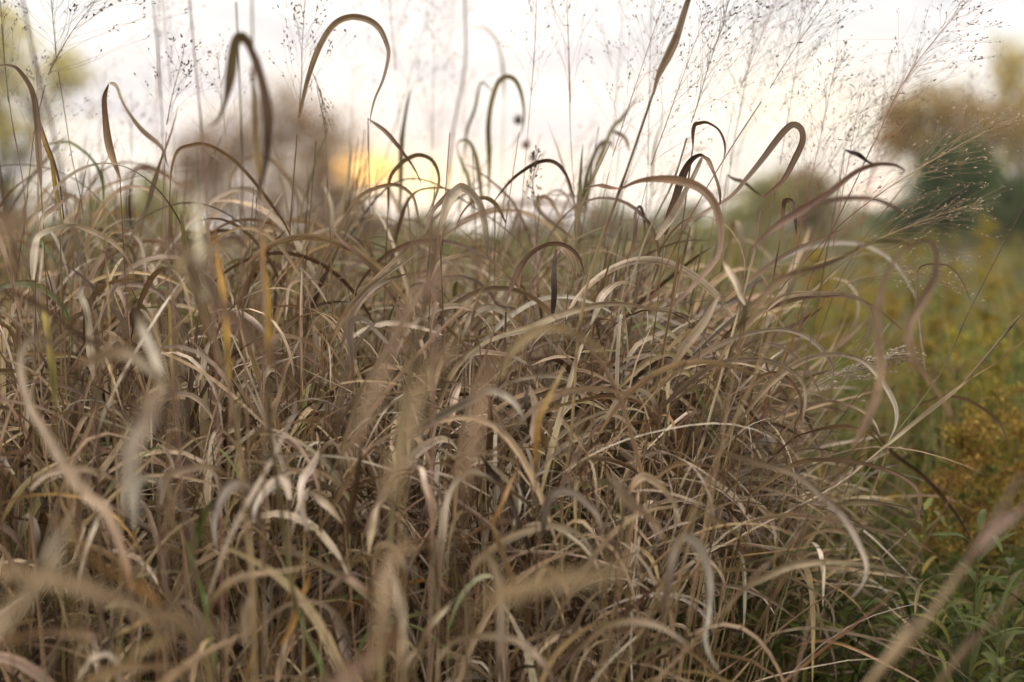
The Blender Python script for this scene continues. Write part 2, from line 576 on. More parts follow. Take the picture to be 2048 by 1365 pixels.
HEROES = '''
T tall blurred grey-brown stem bending down past the pale tree at the photo's left edge
S 1.15 1.9 mv,br | 150,520 135,420 115,300 85,190 60,80 45,0 38,-30
T mauve leaf hooked over like a shepherd's crook beside the photo's left edge
L 1.6 8 mv,br 20,60 | 82,372 79,308 72,232 62,178 38,140 20,131 0,131 -20,138
T narrow bright orange upright leaf with a dark edge, left of the pale hooped leaf
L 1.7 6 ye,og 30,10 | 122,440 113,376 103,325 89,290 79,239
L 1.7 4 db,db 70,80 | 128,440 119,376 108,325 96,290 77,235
T leaf bent into a tall upside-down hoop, brown one side, pale the other
L 1.6,1.55 9 be,br 25,50 | 240,360 232,335 219,290 210,239 209,198 220,166
L 1.55,1.5 8 pa,mv 40,75 | 220,166 236,174 253,212 284,260 325,297 338,335
T blurred pink stem rising straight out of the top of the frame beside the hooped leaf
S 1.3 1.0 tn,pk | 336,520 330,420 326,300 321,171 306,0 303,-30
T blurred reddish stem leaning slightly, second of the two tall ones on white sky
S 1.3 1.3 tn,pk | 420,520 410,340 400,222 390,120 379,0 375,-30
T big blurred stalk with a heavy drooping dark leaf and an olive one
S 1.2 1.5 ol,pk | 522,520 518,370 512,250 506,120 504,0 503,-40
L 1.2 10 ol,br 5,10 | 509,130 495,85 478,74 466,100 461,150 457,185 449,215 438,240 418,254
L 1.18 10 br,db 30,50 | 478,74 495,85 513,120 530,178 537,239 533,308 523,376 519,410
L 1.22 7 st,ol 10,10 | 522,400 519,340 513,260 507,190 500,130
T blurred mauve stem passing behind the heavy drooping leaf
S 1.35 1.3 tn,mv | 486,450 484,300 480,180 475,70 471,-20
T tall stalk carrying an open feathery seed head and a long ribbon leaf looping over | seed stalk
S 1.78 1.5 st,tn | 555,900 562,760 570,620 578,500 584,400 591,308 598,236
L 1.78,1.7 8.5 tn,mv 15,35 | 598,236 615,160 640,95 668,52 700,36 735,40 760,57 776,90 779,115 768,160 750,200 741,235 740,250
P 1.78 .17 28 12 b | 598,236 603,160 604,104 608,30 612,-40
T small compact drooping seed head hanging beside the tall ribbon-leaf stalk | seed stalk
S 1.8 .7 tn,tn | 640,560 655,420 652,300 645,215 626,150
P 1.8 .045 24 8 k | 626,147 640,185 650,220 652,262
T thin tan leaf making a wide low arch under the two tall pink stems
L 1.75 6 tn,br 50,70 | 340,380 342,342 355,301 383,289 410,287 444,301 478,328 513,369 547,417 574,458 600,520
T fuzzy dark blurred leaf lying almost level across the upper left
L .8 4.5 br,mv 40,40 | 110,400 137,380 205,352 308,342 376,335 430,330 480,327
T very blurred beige leaf slanting up from the photo's left edge to the dark level one
L .62 7 be,mv 30,30 | -60,520 20,445 70,410 137,381 170,372
T small reddish leaf pointing right beneath the two tall pink stems
L 1.15 5 rd,be 40,60 | 255,345 290,335 325,347 369,369 412,382
T slim green leaf arching left of the hooped leaf over the white sky
L 1.4 4 gr,ol 50,50 | 207,400 205,355 191,328 171,308 137,287 103,287 80,292
T reddish thin stem with sparse seeds at the photo's left edge | seed stalk
S 1.7 .9 gr,pk | 60,560 50,400 34,290 17,205 8,100 0,20
P 1.7 .15 30 9 g | 17,205 8,100 0,0 -8,-60
T green-stemmed airy seed head spreading across the sky left of the hooped leaf | seed stalk
S 1.75 .9 gr,ol | 175,560 167,430 154,376 140,290 126,205 113,120
P 1.75 .19 42 10 g | 113,120 108,60 102,0 98,-60
T wide open seed head whose dark grains fan toward the hooped leaf top | seed stalk
S 1.72 .8 gr,tn | 40,560 52,420 62,320 75,230 96,150
P 1.72 .20 40 9 bw | 96,150 125,95 150,55 185,10 200,-20
T faint seed head with a few dark grains between hooped leaf and tall pink stem | seed stalk
S 1.75 .7 tn,tn | 322,520 326,400 330,320 333,250
P 1.75 .12 36 7 b | 333,250 345,190 356,150 368,100
T olive spear-shaped leaf standing upright above the bright sun gap
L 2.2 9 ol,db 10,10 | 800,420 803,314 806,260 813,212 818,190 822,180
T brown leaf running down steeply across the yellow sun gap
L 1.85,1.8 6 mv,br 50,20 | 736,236 756,252 776,270 810,308 830,338 843,372
T tan hooked leaf curling round the bright sun gap
L 1.83 6.5 br,ol 35,60 | 776,420 779,362 793,335 817,315 841,309 865,321 877,349 875,379 861,417 844,448
T out-of-focus grey-olive leaf bent into the tallest loop in the middle sky
L 2.25,2.2 9 ol,ol 30,50 | 977,400 977,308 977,253 984,205 998,164 1018,154 1035,167 1047,202 1049,246 1035,280 1008,308
T kinked olive leaf tip touching the tallest loop
L 2.35 6 ol,br 30,60 | 925,330 933,267 950,219 960,167 974,171 990,190
T pair of blunt olive leaves rising below the tallest loop
L 2.2 9 ol,ol 30,40 | 962,420 960,383 957,342 950,308 936,284 919,284 912,297
L 2.2 8 ol,ol 40,30 | 945,440 940,376 936,355 926,335 916,308 914,290
T soft mauve stem curving up through the middle of the sky
S 1.2 1.5 be,pk | 888,470 895,376 902,290 916,205 930,130 938,62 930,0 926,-30
T blurred green leaf tip arching over above the tallest loop
L 2.7 6 ol,ol 30,30 | 1008,200 1005,130 994,85 970,58 943,55
T thin red stem with pale seeds just beyond the tallest loop | seed stalk
S 1.85 .6 tn,rd | 1036,620 1042,427 1051,325 1059,222 1069,103 1073,0 1074,-30
P 1.85 .13 35 6 r | 1062,190 1069,103 1073,0 1074,-60
T thin red stem forking at mid height in the middle of the sky | seed stalk
S 1.85 .65 tn,rd | 1156,640 1150,445 1148,376 1141,273 1138,137 1134,0 1133,-30
P 1.85 .22 32 7 r | 1141,205 1139,140 1134,0 1132,-60
T short brown leaf hooking down to a point beside the forked red stem
L 1.8 6.5 br,db 55,15 | 990,400 1018,362 1042,342 1073,326 1100,323 1121,335 1138,362 1150,398
T little dark upright seed head poking over the tuft below the forked red stem | seed stalk
S 1.8 .6 tn,rd | 1075,640 1072,480 1070,420
P 1.8 .045 22 7 b | 1070,420 1066,370 1070,330 1075,305
T thick tan stalk leaning across the sky with a long stiff sheath reaching the top
S 1.5 2.3 st,tn | 1140,900 1155,700 1168,600 1195,500 1220,440 1240,378 1268,294 1288,246 1305,191 1318,148
L 1.5 10 mv,mv 10,20 | 1306,190 1318,148 1338,105 1357,62 1378,0 1392,-40
L 1.5,1.4 9.5 tn,mv 40,25 | 1240,378 1275,362 1310,357 1350,360 1395,375 1425,405 1440,450 1441,500 1427,530 1399,562 1368,594 1330,625
L 1.5 5 rd,br 60,60 | 1242,379 1213,374 1186,373 1165,378
T pair of dark olive leaves with blunt bent tips left of the thick leaning stalk
L 2.3 10 ol,db 20,40 | 1158,440 1165,396 1175,342 1189,308 1203,287 1217,284 1226,300
L 2.3 9 ol,ol 30,30 | 1166,440 1172,396 1186,355 1203,314 1215,285
T olive spear leaf slanting up to the thick leaning stalk
L 2.2 7 ol,ol 25,25 | 1190,330 1223,260 1244,239 1261,212 1281,186
L 2.2 7 ol,br 30,70 | 1222,262 1238,266 1251,280 1261,304
T small wavy olive leaf just behind the thick leaning stalk
L 2.3 5 ol,ol 40,40 | 1302,400 1304,350 1312,280 1322,246 1324,212
T tan leaf forming a broad even arch under the yellow sun gap
L 1.8 7 mv,tn 20,55 | 612,620 622,580 643,525 666,484 687,443 710,405 735,384 776,370 803,373 827,393 837,431 841,470
T slender arch leaf overlapping the broad arch just below the sun gap
L 1.9 6 br,tn 50,60 | 790,500 796,458 810,410 834,383 871,376 902,379
T wide pale leaf folding over at the tuft top under the tallest loop
L 1.6 12 pa,gy 20,40 | 880,470 893,410 916,378 930,377 950,393 967,424 974,470 976,520
L 1.62 9 tn,mv 20,50 | 870,520 885,440 905,392 918,380 906,384 885,403 865,427 848,470
T long blurred mauve leaf lying level across the tuft top in the middle
L 1.0 5.5 mv,be 40,40 | 820,500 885,457 953,431 1005,414 1073,407 1124,410 1176,424 1215,446 1250,480
T small dark loop of leaf left of the spreading bright stalks
L 1.8 6 mv,db 60,30 | 1262,520 1270,458 1271,430 1279,414 1288,431 1292,470
T very long brown strap leaf folding back down at the crest against the bright cloud
S 1.7 2.4 st,pa | 1400,900 1440,760 1478,620 1500,540 1519,458 1526,395
L 1.7,1.75 9 br,mv 25,55 | 1526,395 1540,385 1556,372 1570,355 1587,321 1603,284 1601,260 1587,251 1570,263 1550,287 1526,318 1495,355 1461,393 1416,420 1379,444 1350,470
T neat small brown crook at the foot of the dense seed head
L 1.75 5 br,br 60,50 | 1385,300 1388,255 1400,246 1416,244 1437,256 1447,277 1449,301 1447,316
T broad two-sided leaf, brown and pale, bent over beside the spreading seed stalks
L 1.7 12 br,db 20,30 | 1330,470 1345,405 1360,362 1380,325 1399,311 1412,313
L 1.68 10 pa,gy 20,30 | 1312,480 1345,430 1365,390 1385,355 1400,322 1405,311
L 1.7 6 tn,mv 50,60 | 1400,312 1418,322 1430,345 1438,380 1441,412
T main pale stalk topped by a tall dense open seed head reaching the top edge | seed stalk
S 1.72 2.0 st,gy | 1190,820 1240,640 1290,480 1330,400 1355,342 1368,297 1382,246
P 1.72 .22 26 14 db | 1382,246 1392,219 1416,137 1435,80 1450,34 1462,-40
T dark thin seed stalk leaning at forty-five degrees beside the dense seed head | seed stalk
S 1.75 1.1 tn,rd | 1250,720 1320,560 1368,458 1450,314 1491,253 1539,178
P 1.75 .20 30 10 w | 1539,178 1570,128 1601,79 1656,0 1680,-40
T russet seed stalk leaning over the white gap beside the big autumn trees | seed stalk
S 1.7 1.1 tn,rd | 1560,760 1620,560 1669,451 1693,410 1717,345 1758,267
P 1.7 .20 34 12 rwd | 1740,300 1758,267 1792,191 1843,113 1922,17 1950,-20
T low leaning feathery seed stalk crossing in front of the big autumn trees | seed stalk
S 1.65 .9 tn,rd | 1470,720 1560,580 1683,448 1740,402 1792,366
P 1.65 .18 30 11 rwy | 1740,402 1792,366 1860,325 1960,270 2060,235
T wispy pale seed stalk spread low over the dark green bush | seed stalk
S 1.75 .8 tn,tn | 1540,800 1600,650 1660,545 1720,500
P 1.75 .17 34 11 wyd | 1690,520 1740,488 1800,460 1880,430 1960,405
T second wispy pale seed stalk trailing just above the goldenrod meadow | seed stalk
S 1.75 .8 tn,og | 1520,820 1580,690 1640,610 1690,570
P 1.75 .16 32 11 wyr | 1660,590 1700,565 1760,550 1830,545 1900,560
T reddish many-branched seed stalk between strap leaf and big autumn trees | seed stalk
S 1.8 .8 tn,rd | 1540,700 1580,560 1600,470 1620,380
P 1.8 .20 36 13 rd | 1590,500 1612,400 1640,280 1660,180 1680,90
T fine seed stalk rising behind the crest of the strap leaf | seed stalk
S 1.9 .7 tn,tn | 1500,620 1540,440 1560,330
P 1.9 .20 34 12 d | 1560,330 1575,240 1590,150 1600,60 1605,-20
T fine seed stalk between the dense seed head and the strap leaf | seed stalk
S 1.95 .7 tn,rd | 1420,600 1450,420 1465,300
P 1.95 .20 34 12 d | 1460,330 1480,220 1500,120 1515,30 1520,-40
T faint hazy seed stalk behind the two thin red stems | seed stalk
S 2.2 .7 tn,tn | 1200,560 1215,400 1225,300
P 2.2 .22 36 9 | 1225,300 1232,200 1240,100 1245,0
T hazy seed stalk behind the loop of ribbon leaf | seed stalk
S 2.3 .7 tn,ol | 700,560 745,420 770,320
P 2.3 .22 34 9 g | 770,320 800,220 830,120 860,20
T hazy pinkish seed stalk left of the soft mauve stem | seed stalk
S 2.3 .7 tn,pk | 860,520 862,400 864,300
P 2.3 .20 34 9 | 864,300 866,200 868,100 866,0
T loose seed stalk straddling the thick leaning stalk near the top edge | seed stalk
S 1.9 .8 tn,rd | 1270,620 1290,440 1296,330
P 1.9 .21 32 10 b | 1296,330 1298,220 1300,110 1302,10 1303,-40
T fine drooping seed stalk over the left half of the big autumn trees | seed stalk
S 1.8 .8 tn,rd | 1620,720 1680,560 1740,460 1800,380
P 1.8 .18 36 10 rwy | 1770,420 1810,370 1870,310 1930,270 1990,250
T blurred grey leaf with a fuzzy curled end in front of the autumn trees
L 1.4 8 mv,br 30,30 | 1500,500 1546,458 1608,417 1656,383 1707,345 1751,330 1785,330 1800,336 1809,343 1796,348
T short dark stub of leaf above the fuzzy curled one
L 1.45 5 db,db 30,30 | 1690,300 1710,308 1722,314 1734,321 1758,332
T short blurred brown leaf sloping behind the strap leaf
L 1.95 6 br,br 30,30 | 1455,350 1468,358 1482,364 1495,369 1524,394
T dark leaf tip folded down like a hook below the strap leaf crest
L 1.75 7 tn,db 40,20 | 1560,480 1566,420 1570,403 1584,405 1591,431 1593,470
T long blurred stem, straw below and orange at its top, leaning through the right half
S 1.25 1.6 st,tn | 1250,1340 1340,1130 1400,1000 1461,860 1509,758 1553,641 1584,563 1615,518 1645,450 1668,394
T large blurred stalk, orange in the middle, bowing over at the goldenrod meadow
S 1.2 1.6 st,tn | 1330,1345 1430,1240 1519,1144 1632,1035 1676,956 1703,894
L 1.2 8 be,mv 10,15 | 1703,894 1735,825 1751,792 1763,740 1759,700 1756,655 1757,610 1765,570 1776,540 1792,515 1809,498 1826,488 1850,482
L 1.2 8.5 br,be 10,60 | 1826,488 1850,482 1866,492 1872,515 1870,552 1852,590 1836,618 1821,645 1816,682 1826,710 1840,738 1858,760 1878,785 1898,815 1912,850
T blurred brown leaf rising to meet the bowed stalk over the goldenrod
L 1.25 6.5 tn,db 30,50 | 1480,680 1520,600 1560,560 1600,545 1650,530 1700,505 1741,482 1785,481 1830,489
T blurred leaf bent like a hairpin in front of the white feathery seed head
L 1.25 7 tn,mv 30,60 | 1700,910 1730,850 1755,800 1765,755 1775,732 1795,716 1815,713 1832,728 1842,752
T pale straight stalk slanting to the photo's right edge with a side stem forking off
S 1.68 2.2 tn,pa | 1300,1170 1416,1108 1553,1035 1656,984 1700,950 1792,877 1844,836 1895,795 1946,754 1963,730 1998,675 2048,624 2080,600
L 1.68 7 pa,st 10,20 | 1760,900 1792,876 1850,826 1900,790 1940,758
L 1.68 2 st,ol 0,0 | 1946,755 1985,730 2048,683 2090,655
T thin straight green stem running up to the photo's right edge
S 1.75 .9 pa,gr | 1700,990 1760,910 1802,853 1840,805 1878,758 1929,641 1980,542 2028,450 2070,370
L 1.75 4.5 mv,mv 40,60 | 1870,760 1854,760 1836,640 1834,560 1842,534 1878,529 1902,535 1926,563 1943,602
T long narrow leaf making the widest high arch over the green meadow edge
L 1.75 7.5 st,gy 45,30 | 1420,760 1451,700 1492,652 1553,600 1587,588 1639,587 1690,588 1727,604 1741,628 1738,662 1710,712
T mauve leaf arching alongside the widest high arch and ending in a point lower down
L 1.78 6.5 br,mv 55,50 | 1420,730 1451,669 1519,628 1587,600 1656,590 1707,594 1758,621 1809,665
T pale half-circle leaf, upper of the two clean white arches in the right half
L 1.7 8.5 tn,wh 50,30 | 1300,790 1348,751 1399,710 1468,676 1519,662 1560,659 1601,669 1635,693 1659,723 1666,751 1657,777
T white leaf arching over then hanging past the feathery white seed head
L 1.68 9.5 tn,wh 50,20 | 1480,840 1533,775 1567,744 1604,720 1645,708 1690,708 1731,723 1758,751 1779,785 1792,819 1789,853 1772,890
T mauve-topped arch leaf just below the upper clean white arch
L 1.65 8 br,pa 50,30 | 1300,840 1348,792 1399,747 1444,723 1492,717 1533,720 1574,737 1601,761 1611,795 1604,856
T shorter grey arch nested inside the mauve-topped arch
L 1.72 6.5 tn,mv 60,30 | 1480,800 1519,758 1553,747 1580,761 1601,788 1603,823 1582,862
T wide pale soft-edged leaf making the largest arch in the lower right
L 1.35 8.5 tn,wh 50,35 | 1400,900 1451,905 1519,926 1587,949 1645,994 1690,1038 1717,1083 1734,1124 1733,1150 1722,1175 1690,1208
T slim pale arch ending at the orange part of the bowed stalk
L 1.75 6 tn,pa 60,60 | 1560,870 1604,823 1639,805 1673,804 1717,816 1748,843 1762,880
T tan arch directly beneath the slim pale arch by the bowed stalk
L 1.72 6.5 br,tn 60,50 | 1530,930 1580,881 1621,864 1673,853 1717,857 1748,874 1768,904
T thin dark leaf arching over the brown goldenrod heads
L 1.8 5.5 tn,db 60,30 | 1800,830 1854,802 1881,793 1922,797 1963,816 1998,843 2011,870 2016,892
T small pale blurred leaf blade above the wide strap-like leaves
L 1.4 8 pa,be 20,20 | 1490,610 1475,576 1461,550 1450,525 1440,506
T broad tan leaf hanging in a hook left of the twin grey-brown ones
L 1.6 10 tn,pa 10,30 | 1330,760 1368,696 1410,641 1433,600 1440,590 1447,602 1440,630
T grey flat-topped leaf bent sharply down beside the broad tan hook
L 1.65 8 gy,db 55,15 | 1400,700 1411,630 1423,611 1451,611 1478,598 1490,604 1491,641 1486,674
T short dark spear leaf pointing right at the edge of the green meadow
L 1.8 7 mv,db 20,20 | 1520,700 1560,665 1584,652 1615,635 1646,616
T white feathery drooping seed head leaning over the green meadow | seed stalk
S 1.68 1.2 tn,mv | 1420,980 1500,890 1560,830 1600,790
P 1.68 .11 20 14 cw | 1590,798 1640,768 1700,738 1760,715 1815,708
T pale blurred arch leaf low down, spanning between straw stem and russet stem
L 1.35 8 tn,pa 40,30 | 1440,1240 1485,1178 1536,1151 1587,1131 1656,1124 1724,1127 1775,1137 1813,1158 1842,1192
T thick pale leaf folded sharply over near the bottom, right of centre
L 1.25 9.5 br,wh 50,10 | 1320,1250 1335,1160 1345,1110 1358,1083 1370,1073 1392,1083 1410,1117 1421,1165 1419,1230 1412,1274 1423,1315 1444,1349
T sharp even arch leaf right of the thick folded pale one
L 1.6 6.5 tn,gy 55,40 | 1300,1200 1348,1160 1399,1144 1468,1137 1536,1141 1587,1158 1632,1185 1662,1213 1669,1247 1666,1276
T lower twin of the sharp even arch near the bottom
L 1.6 5.5 mv,gy 55,55 | 1350,1200 1403,1165 1468,1172 1536,1199 1587,1233 1628,1269
T long shallow grey arch reaching toward the blurred stems in the bottom corner
L 1.62 7 tn,gy 50,50 | 1480,1050 1567,1031 1656,1038 1724,1052 1809,1076 1867,1107 1914,1143
T grey-brown leaf sweeping round like a sickle over the green undergrowth
L 1.68 8 tn,mv 50,30 | 1500,990 1587,929 1656,920 1724,926 1785,943 1826,967 1840,994 1833,1035 1811,1068
T small grey arch left of the sickle-shaped leaf
L 1.6 6 tn,mv 55,40 | 1290,970 1348,932 1382,927 1416,931 1444,949 1458,975
T narrow pale hooked leaf in front of the green undergrowth
L 1.65 7 tn,gy 50,30 | 1580,1090 1642,1062 1683,1062 1724,1076 1755,1103 1768,1137 1770,1165
T thin russet stem, straw below, rising toward the goldenrod heads
S 1.35 1.4 st,rd | 1490,1430 1570,1363 1690,1264 1785,1192 1809,1151 1844,1096 1881,1028 1926,956
T thick very blurred mauve stem slanting across the bottom right corner
S .92 3.2 st,be | 1700,1420 1775,1319 1827,1267 1861,1230 1902,1161 1946,1107 1980,1052 2015,997 2060,925
L .9 10 mv,mv 20,20 | 1930,1125 1965,1085 2000,1045 2048,1008 2090,985
T blurred olive stem nearest the bottom right corner
S 1.0 2.4 ol,tn | 1840,1420 1881,1363 1909,1325 1956,1274 1998,1223 2070,1150
T dark brown leaf slanting steeply down over the green undergrowth
L 1.85 6.5 br,db 30,20 | 1740,850 1785,905 1844,949 1895,1008 1936,1069 1952,1100
T faint brown leaf trailing level over the green undergrowth
L 1.5 5.5 ol,mv 50,40 | 1620,1020 1676,1008 1741,1004 1809,1014 1856,1032
T tiny pale arch tucked behind the thick blurred mauve stem
L 1.6 4.5 st,pa 50,50 | 1830,1230 1837,1175 1861,1155 1888,1149 1911,1149
T pale slim leaf running low toward the bottom right corner
L 1.5 6 pa,gy 50,40 | 1530,1270 1577,1260 1621,1257 1690,1264 1741,1274 1785,1298 1830,1331
T straight straw stem lying low, ending beneath the pale blurred arch
S 1.55 1.6 st,st | 1330,1430 1416,1363 1502,1305 1587,1240 1621,1206 1656,1178 1705,1172
T pale blade curling to a whitish top, with its dark part behind, upper left tuft
L 1.5 8 pa,gy 30,30 | 66,560 72,491 79,471 103,458 137,451 160,462
T slender tan arch starting above the shepherd's-crook leaf base
L 1.6 6 tn,pa 50,50 | 72,500 79,458 89,434 113,414 140,390 160,400
T long pale leaf sloping down the upper left tuft
L 1.6 6.5 pa,tn 40,60 | 120,470 140,452 161,453 191,464 222,481 246,505 263,535 275,575
T pale upright leaf hanging its tip over, upper left tuft below the crook
L 1.55 10 pa,wh 60,10 | 186,760 182,700 178,645 171,614 161,590 165,575 174,571 184,578
T long soft beige leaf climbing the left side and curling over in a ring
L 1.12 9.5 be,pa 30,10 | 262,1180 253,1124 239,1089 222,1049 205,1018 171,994 137,949 113,908 89,860 62,812 48,758 44,717 55,686 79,674 103,686 130,686 156,678
T upright yellow leaf near the photo's left edge at mid height
L 1.35 7 ol,ye 10,20 | 112,820 106,741 99,696 92,641 85,597 82,560
T orange upright leaf, left one of the blurred orange pair
L 1.3 7 ye,og 20,20 | 460,760 455,689 448,620 441,552 434,494 428,440
T orange upright leaf over a green stem, right one of the blurred orange pair
S 1.22 2.6 st,gr | 600,1240 570,1100 565,1020 552,950 543,894 536,809 540,730
L 1.27 7 ye,og 15,15 | 541,740 538,696 533,621 528,552 526,484 520,420
T thin yellow upright leaf between the two pale tufts on the left
L 1.6 4.5 st,ye 20,20 | 347,790 344,741 342,689 338,614 335,560
T long straw stem leaning left across the left tuft
S 1.12 2.3 tn,st | 490,1080 478,894 461,792 441,723 420,662 403,621 376,556 342,508 290,457 250,420
T long dark brown blurred leaf slanting down from the photo's left edge
L 1.1 5.5 br,db 30,30 | -30,575 0,580 51,594 103,624 144,658 191,693 239,734 290,792 330,850
T broad mauve-brown blurred leaf slanting through the left tuft
L .82 9 mv,br 20,30 | 340,470 393,535 444,611 496,662 547,717 581,775 610,840
T big round-tipped whitish blur hanging in the left tuft
L .8 12 be,wh 5,5 | 330,760 305,800 294,840 275,872 262,905 261,955 268,1010 272,1060
T silvery-mauve blurred leaf bowed over in the left tuft
L 1.05 11 be,gy 30,20 | 150,730 205,710 256,706 297,734 323,760 345,800
T whitish blurred leaf standing above the silvery-mauve one
L 1.08 10 wh,gy 15,15 | 330,790 318,741 301,696 287,655 273,621 260,602
T soft yellow-cream blurred arch crossing the pale vertical blade
L 1.0 8 st,pa 40,40 | 352,560 366,522 393,501 427,494 468,501 498,513
T pale blurred vertical blade above the cream arch
L .95 7 pa,pa 10,10 | 410,600 402,520 398,470 398,400 402,350
T hooked pale leaf beside the tip of the left orange leaf
L 1.6 7 pa,pa 50,40 | 400,760 410,710 420,686 444,669 468,672 480,690
T very thin white half-ring leaf left of the long grey leaf
L 1.75 4 pa,pa 50,50 | 570,640 578,580 595,563 622,558 649,570 656,585
T slim pale arch leaf just right of the orange pair
L 1.65 6.5 pa,tn 50,50 | 530,730 547,676 581,672 612,682 636,703 648,745
T pale low arch leaf in the left tuft above the whitish round blur
L 1.55 6 tn,pa 50,50 | 140,900 154,860 171,833 205,812 239,802 262,802
T pale arch leaf with a blunt shoulder, lower left tuft
L 1.3 8 pa,be 30,40 | 60,980 96,946 154,937 191,943 232,960 269,986
T pale arch leaf over the dark hollow right of the whitish blur
L 1.3 8 pa,tn 30,40 | 320,1010 332,956 369,939 410,932 441,943 463,966
T wide white curled leaf drooping left, over the dark lower left tuft
L 1.3 12 br,wh 50,5 | 520,1060 508,1000 499,980 482,969 461,975 441,1004 428,1049 432,1100
T pale curled leaf drooping left beside the green stem
L 1.3 10 pa,wh 30,10 | 580,1000 566,962 550,962 530,980 513,1011 508,1044
T dark brown arching leaf with a pale crest in the lower left tuft
L 1.15,1.1 8.5 wh,br 10,50 | 268,1060 268,1008 273,973 290,957 318,960 342,980 369,1021 386,1062 395,1115
T stout blurred green stem in the lower left tuft
S 1.2 3.0 st,gr | 425,1300 414,1230 407,1196 393,1151 380,1110 369,1072
T broad orange-brown blurred leaf slanting down in the bottom left
L .85 6.5 tn,og 20,20 | 110,1030 147,1076 191,1117 239,1144 290,1185 327,1226
T thick beige blurred leaf leaning right in the bottom left corner
L .75 10 be,pa 15,15 | -40,1300 0,1247 34,1206 68,1172 100,1127 113,1083 130,1062 150,1048
T grey-mauve blurred leaf lying level across the bottom left
L .72 9 be,mv 20,30 | -40,1140 0,1141 68,1148 137,1158 205,1178 273,1213 342,1240 410,1257 513,1271 560,1290
T narrow pale S-shaped leaf hanging right of the green stem
L 1.35 8.5 pa,wh 30,10 | 640,900 625,932 608,955 602,980 604,1008 612,1042 622,1098
T short white leaf running down beside the S-shaped leaf
L 1.35 9 wh,be 20,20 | 610,1000 615,986 625,985 643,1001 668,1027 690,1050
T pale arch leaf above the short white leaf, left of centre
L 1.4 8 pa,tn 40,40 | 545,990 567,949 598,941 636,943 666,956 702,990
T upper of two stacked pale arches left of centre
L 1.5 8 pa,pa 40,30 | 550,970 567,932 588,912 615,905 643,912 665,934
T orange slanting leaf near the bottom, left of centre
L 1.3 6 og,og 20,20 | 560,1290 578,1260 595,1213 612,1172 620,1140
T stubby pale leaf end standing near the bottom, left of centre
L 1.15 9 be,pa 10,10 | 492,1290 490,1254 494,1230 497,1200 500,1180
T long tan blurred arch along the bottom edge, left
L 1.05 8 tn,be 30,30 | 150,1400 185,1360 239,1336 290,1329 342,1332 395,1348 430,1380
T blurred tan leaf lying flat in the bottom left corner
L .95 7 tn,be 30,30 | -30,1290 0,1281 68,1267 120,1264 175,1268 220,1280
T blurred straw leaf slanting up from the bottom edge, left
L .9 6 st,st 30,30 | 200,1370 253,1325 290,1298 342,1267 380,1245
T white hooked leaf at mid height below the long grey leaf
L 1.5 8.5 br,wh 60,30 | 705,760 700,690 700,655 706,641 718,635 735,641 755,662 779,689 795,715
T long straight mauve leaf descending left of centre
L 1.7 6 mv,mv 40,30 | 660,450 680,477 707,501 748,542 769,570 789,604 810,641 829,673
T fan of three grey-white leaves sweeping up to the right left of centre
L 1.62 8.5 tn,gy 30,20 | 660,690 680,648 714,604 748,566 783,539 817,518 843,500
L 1.65 7 tn,pa 20,30 | 668,670 690,625 725,585 765,545 800,510 835,470
L 1.6 7 mv,gy 20,30 | 680,700 700,640 735,590 775,560 820,545
T tall thick blurred stem, olive above and straw below, near the middle
S 1.15 2.9 st,ol | 780,1100 793,908 800,843 817,758 834,689 847,621 865,535 871,491 875,440
T white thin arch left of the dark leaning leaf in the middle
L 1.7 5.5 pa,tn 50,50 | 862,560 878,525 906,515 933,513 964,522 984,539 995,556
T thin brown half-ring leaf touching the dark upright stem in the middle
L 1.7 4.5 tn,pa 50,50 | 940,660 950,611 964,580 988,563 1012,559 1024,568
T huge pinkish-beige blurred leaf in the very middle
L .68 8 be,be 10,20 | 770,1010 790,930 815,870 827,809 840,775 871,730 919,689 952,674
T brown-mauve blurred leaf slanting above the pinkish blur
L .74 6.5 be,mv 15,20 | 690,930 745,790 775,715 810,614 844,576 885,553 935,538 960,525
T dark rusty blurred leaf standing below the pinkish blur
L .74 8 br,be 10,20 | 915,1050 930,960 940,877 953,826 970,775 988,723 1010,690
T dark brown leaf climbing from an upright stem into a tall hook, middle
S 1.65 2.2 br,db | 985,960 998,775 1005,717 1013,676 1012,641 1012,606
L 1.62 7.5 mv,br 15,50 | 1012,606 1018,588 1032,549 1049,518 1073,498 1104,488 1134,494 1158,515 1171,550
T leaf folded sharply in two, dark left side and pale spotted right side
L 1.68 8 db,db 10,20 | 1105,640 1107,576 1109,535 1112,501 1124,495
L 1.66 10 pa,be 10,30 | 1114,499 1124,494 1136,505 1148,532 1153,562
T pale cream leaf hooping over right of the folded spotted one
L 1.6 9 pa,pa 20,40 | 1180,650 1199,604 1213,583 1233,566 1254,563 1272,574
T long grey sword-like leaf lying nearly level in the middle right
L 1.62 8.5 pa,mv 30,20 | 960,690 1005,672 1056,658 1107,634 1158,617 1210,607 1261,610 1312,621 1366,629
T soft creamy yellow blurred arch below the long grey sword leaf
L 1.12 8.5 be,st 20,30 | 1000,760 1022,710 1056,672 1090,655 1124,655 1158,669 1193,693 1222,737
T tan curve sweeping up from low to meet the creamy yellow arch
L 1.6 7.5 tn,pa 30,40 | 860,850 882,792 902,751 936,710 970,686 1005,672 1039,664 1075,669
T short white arch above the pale blunt stub in the middle
L 1.65 7 pa,wh 40,20 | 930,720 953,706 988,705 1022,711 1065,736
T blue-grey low arch right of the two pale standing stubs
L 1.6 6.5 gy,gy 40,30 | 985,800 1005,771 1039,758 1073,753 1114,754 1148,764 1174,777
T blurred white crested leaf falling to the two pale standing stubs
L 1.35 11 br,wh 40,10 | 800,890 834,860 885,829 936,802 975,781 1000,784 1025,799 1042,826 1054,855
T short white standing leaf end with a dark side
L 1.45 10 be,wh 5,5 | 1072,900 1070,853 1070,826 1066,792 1060,768
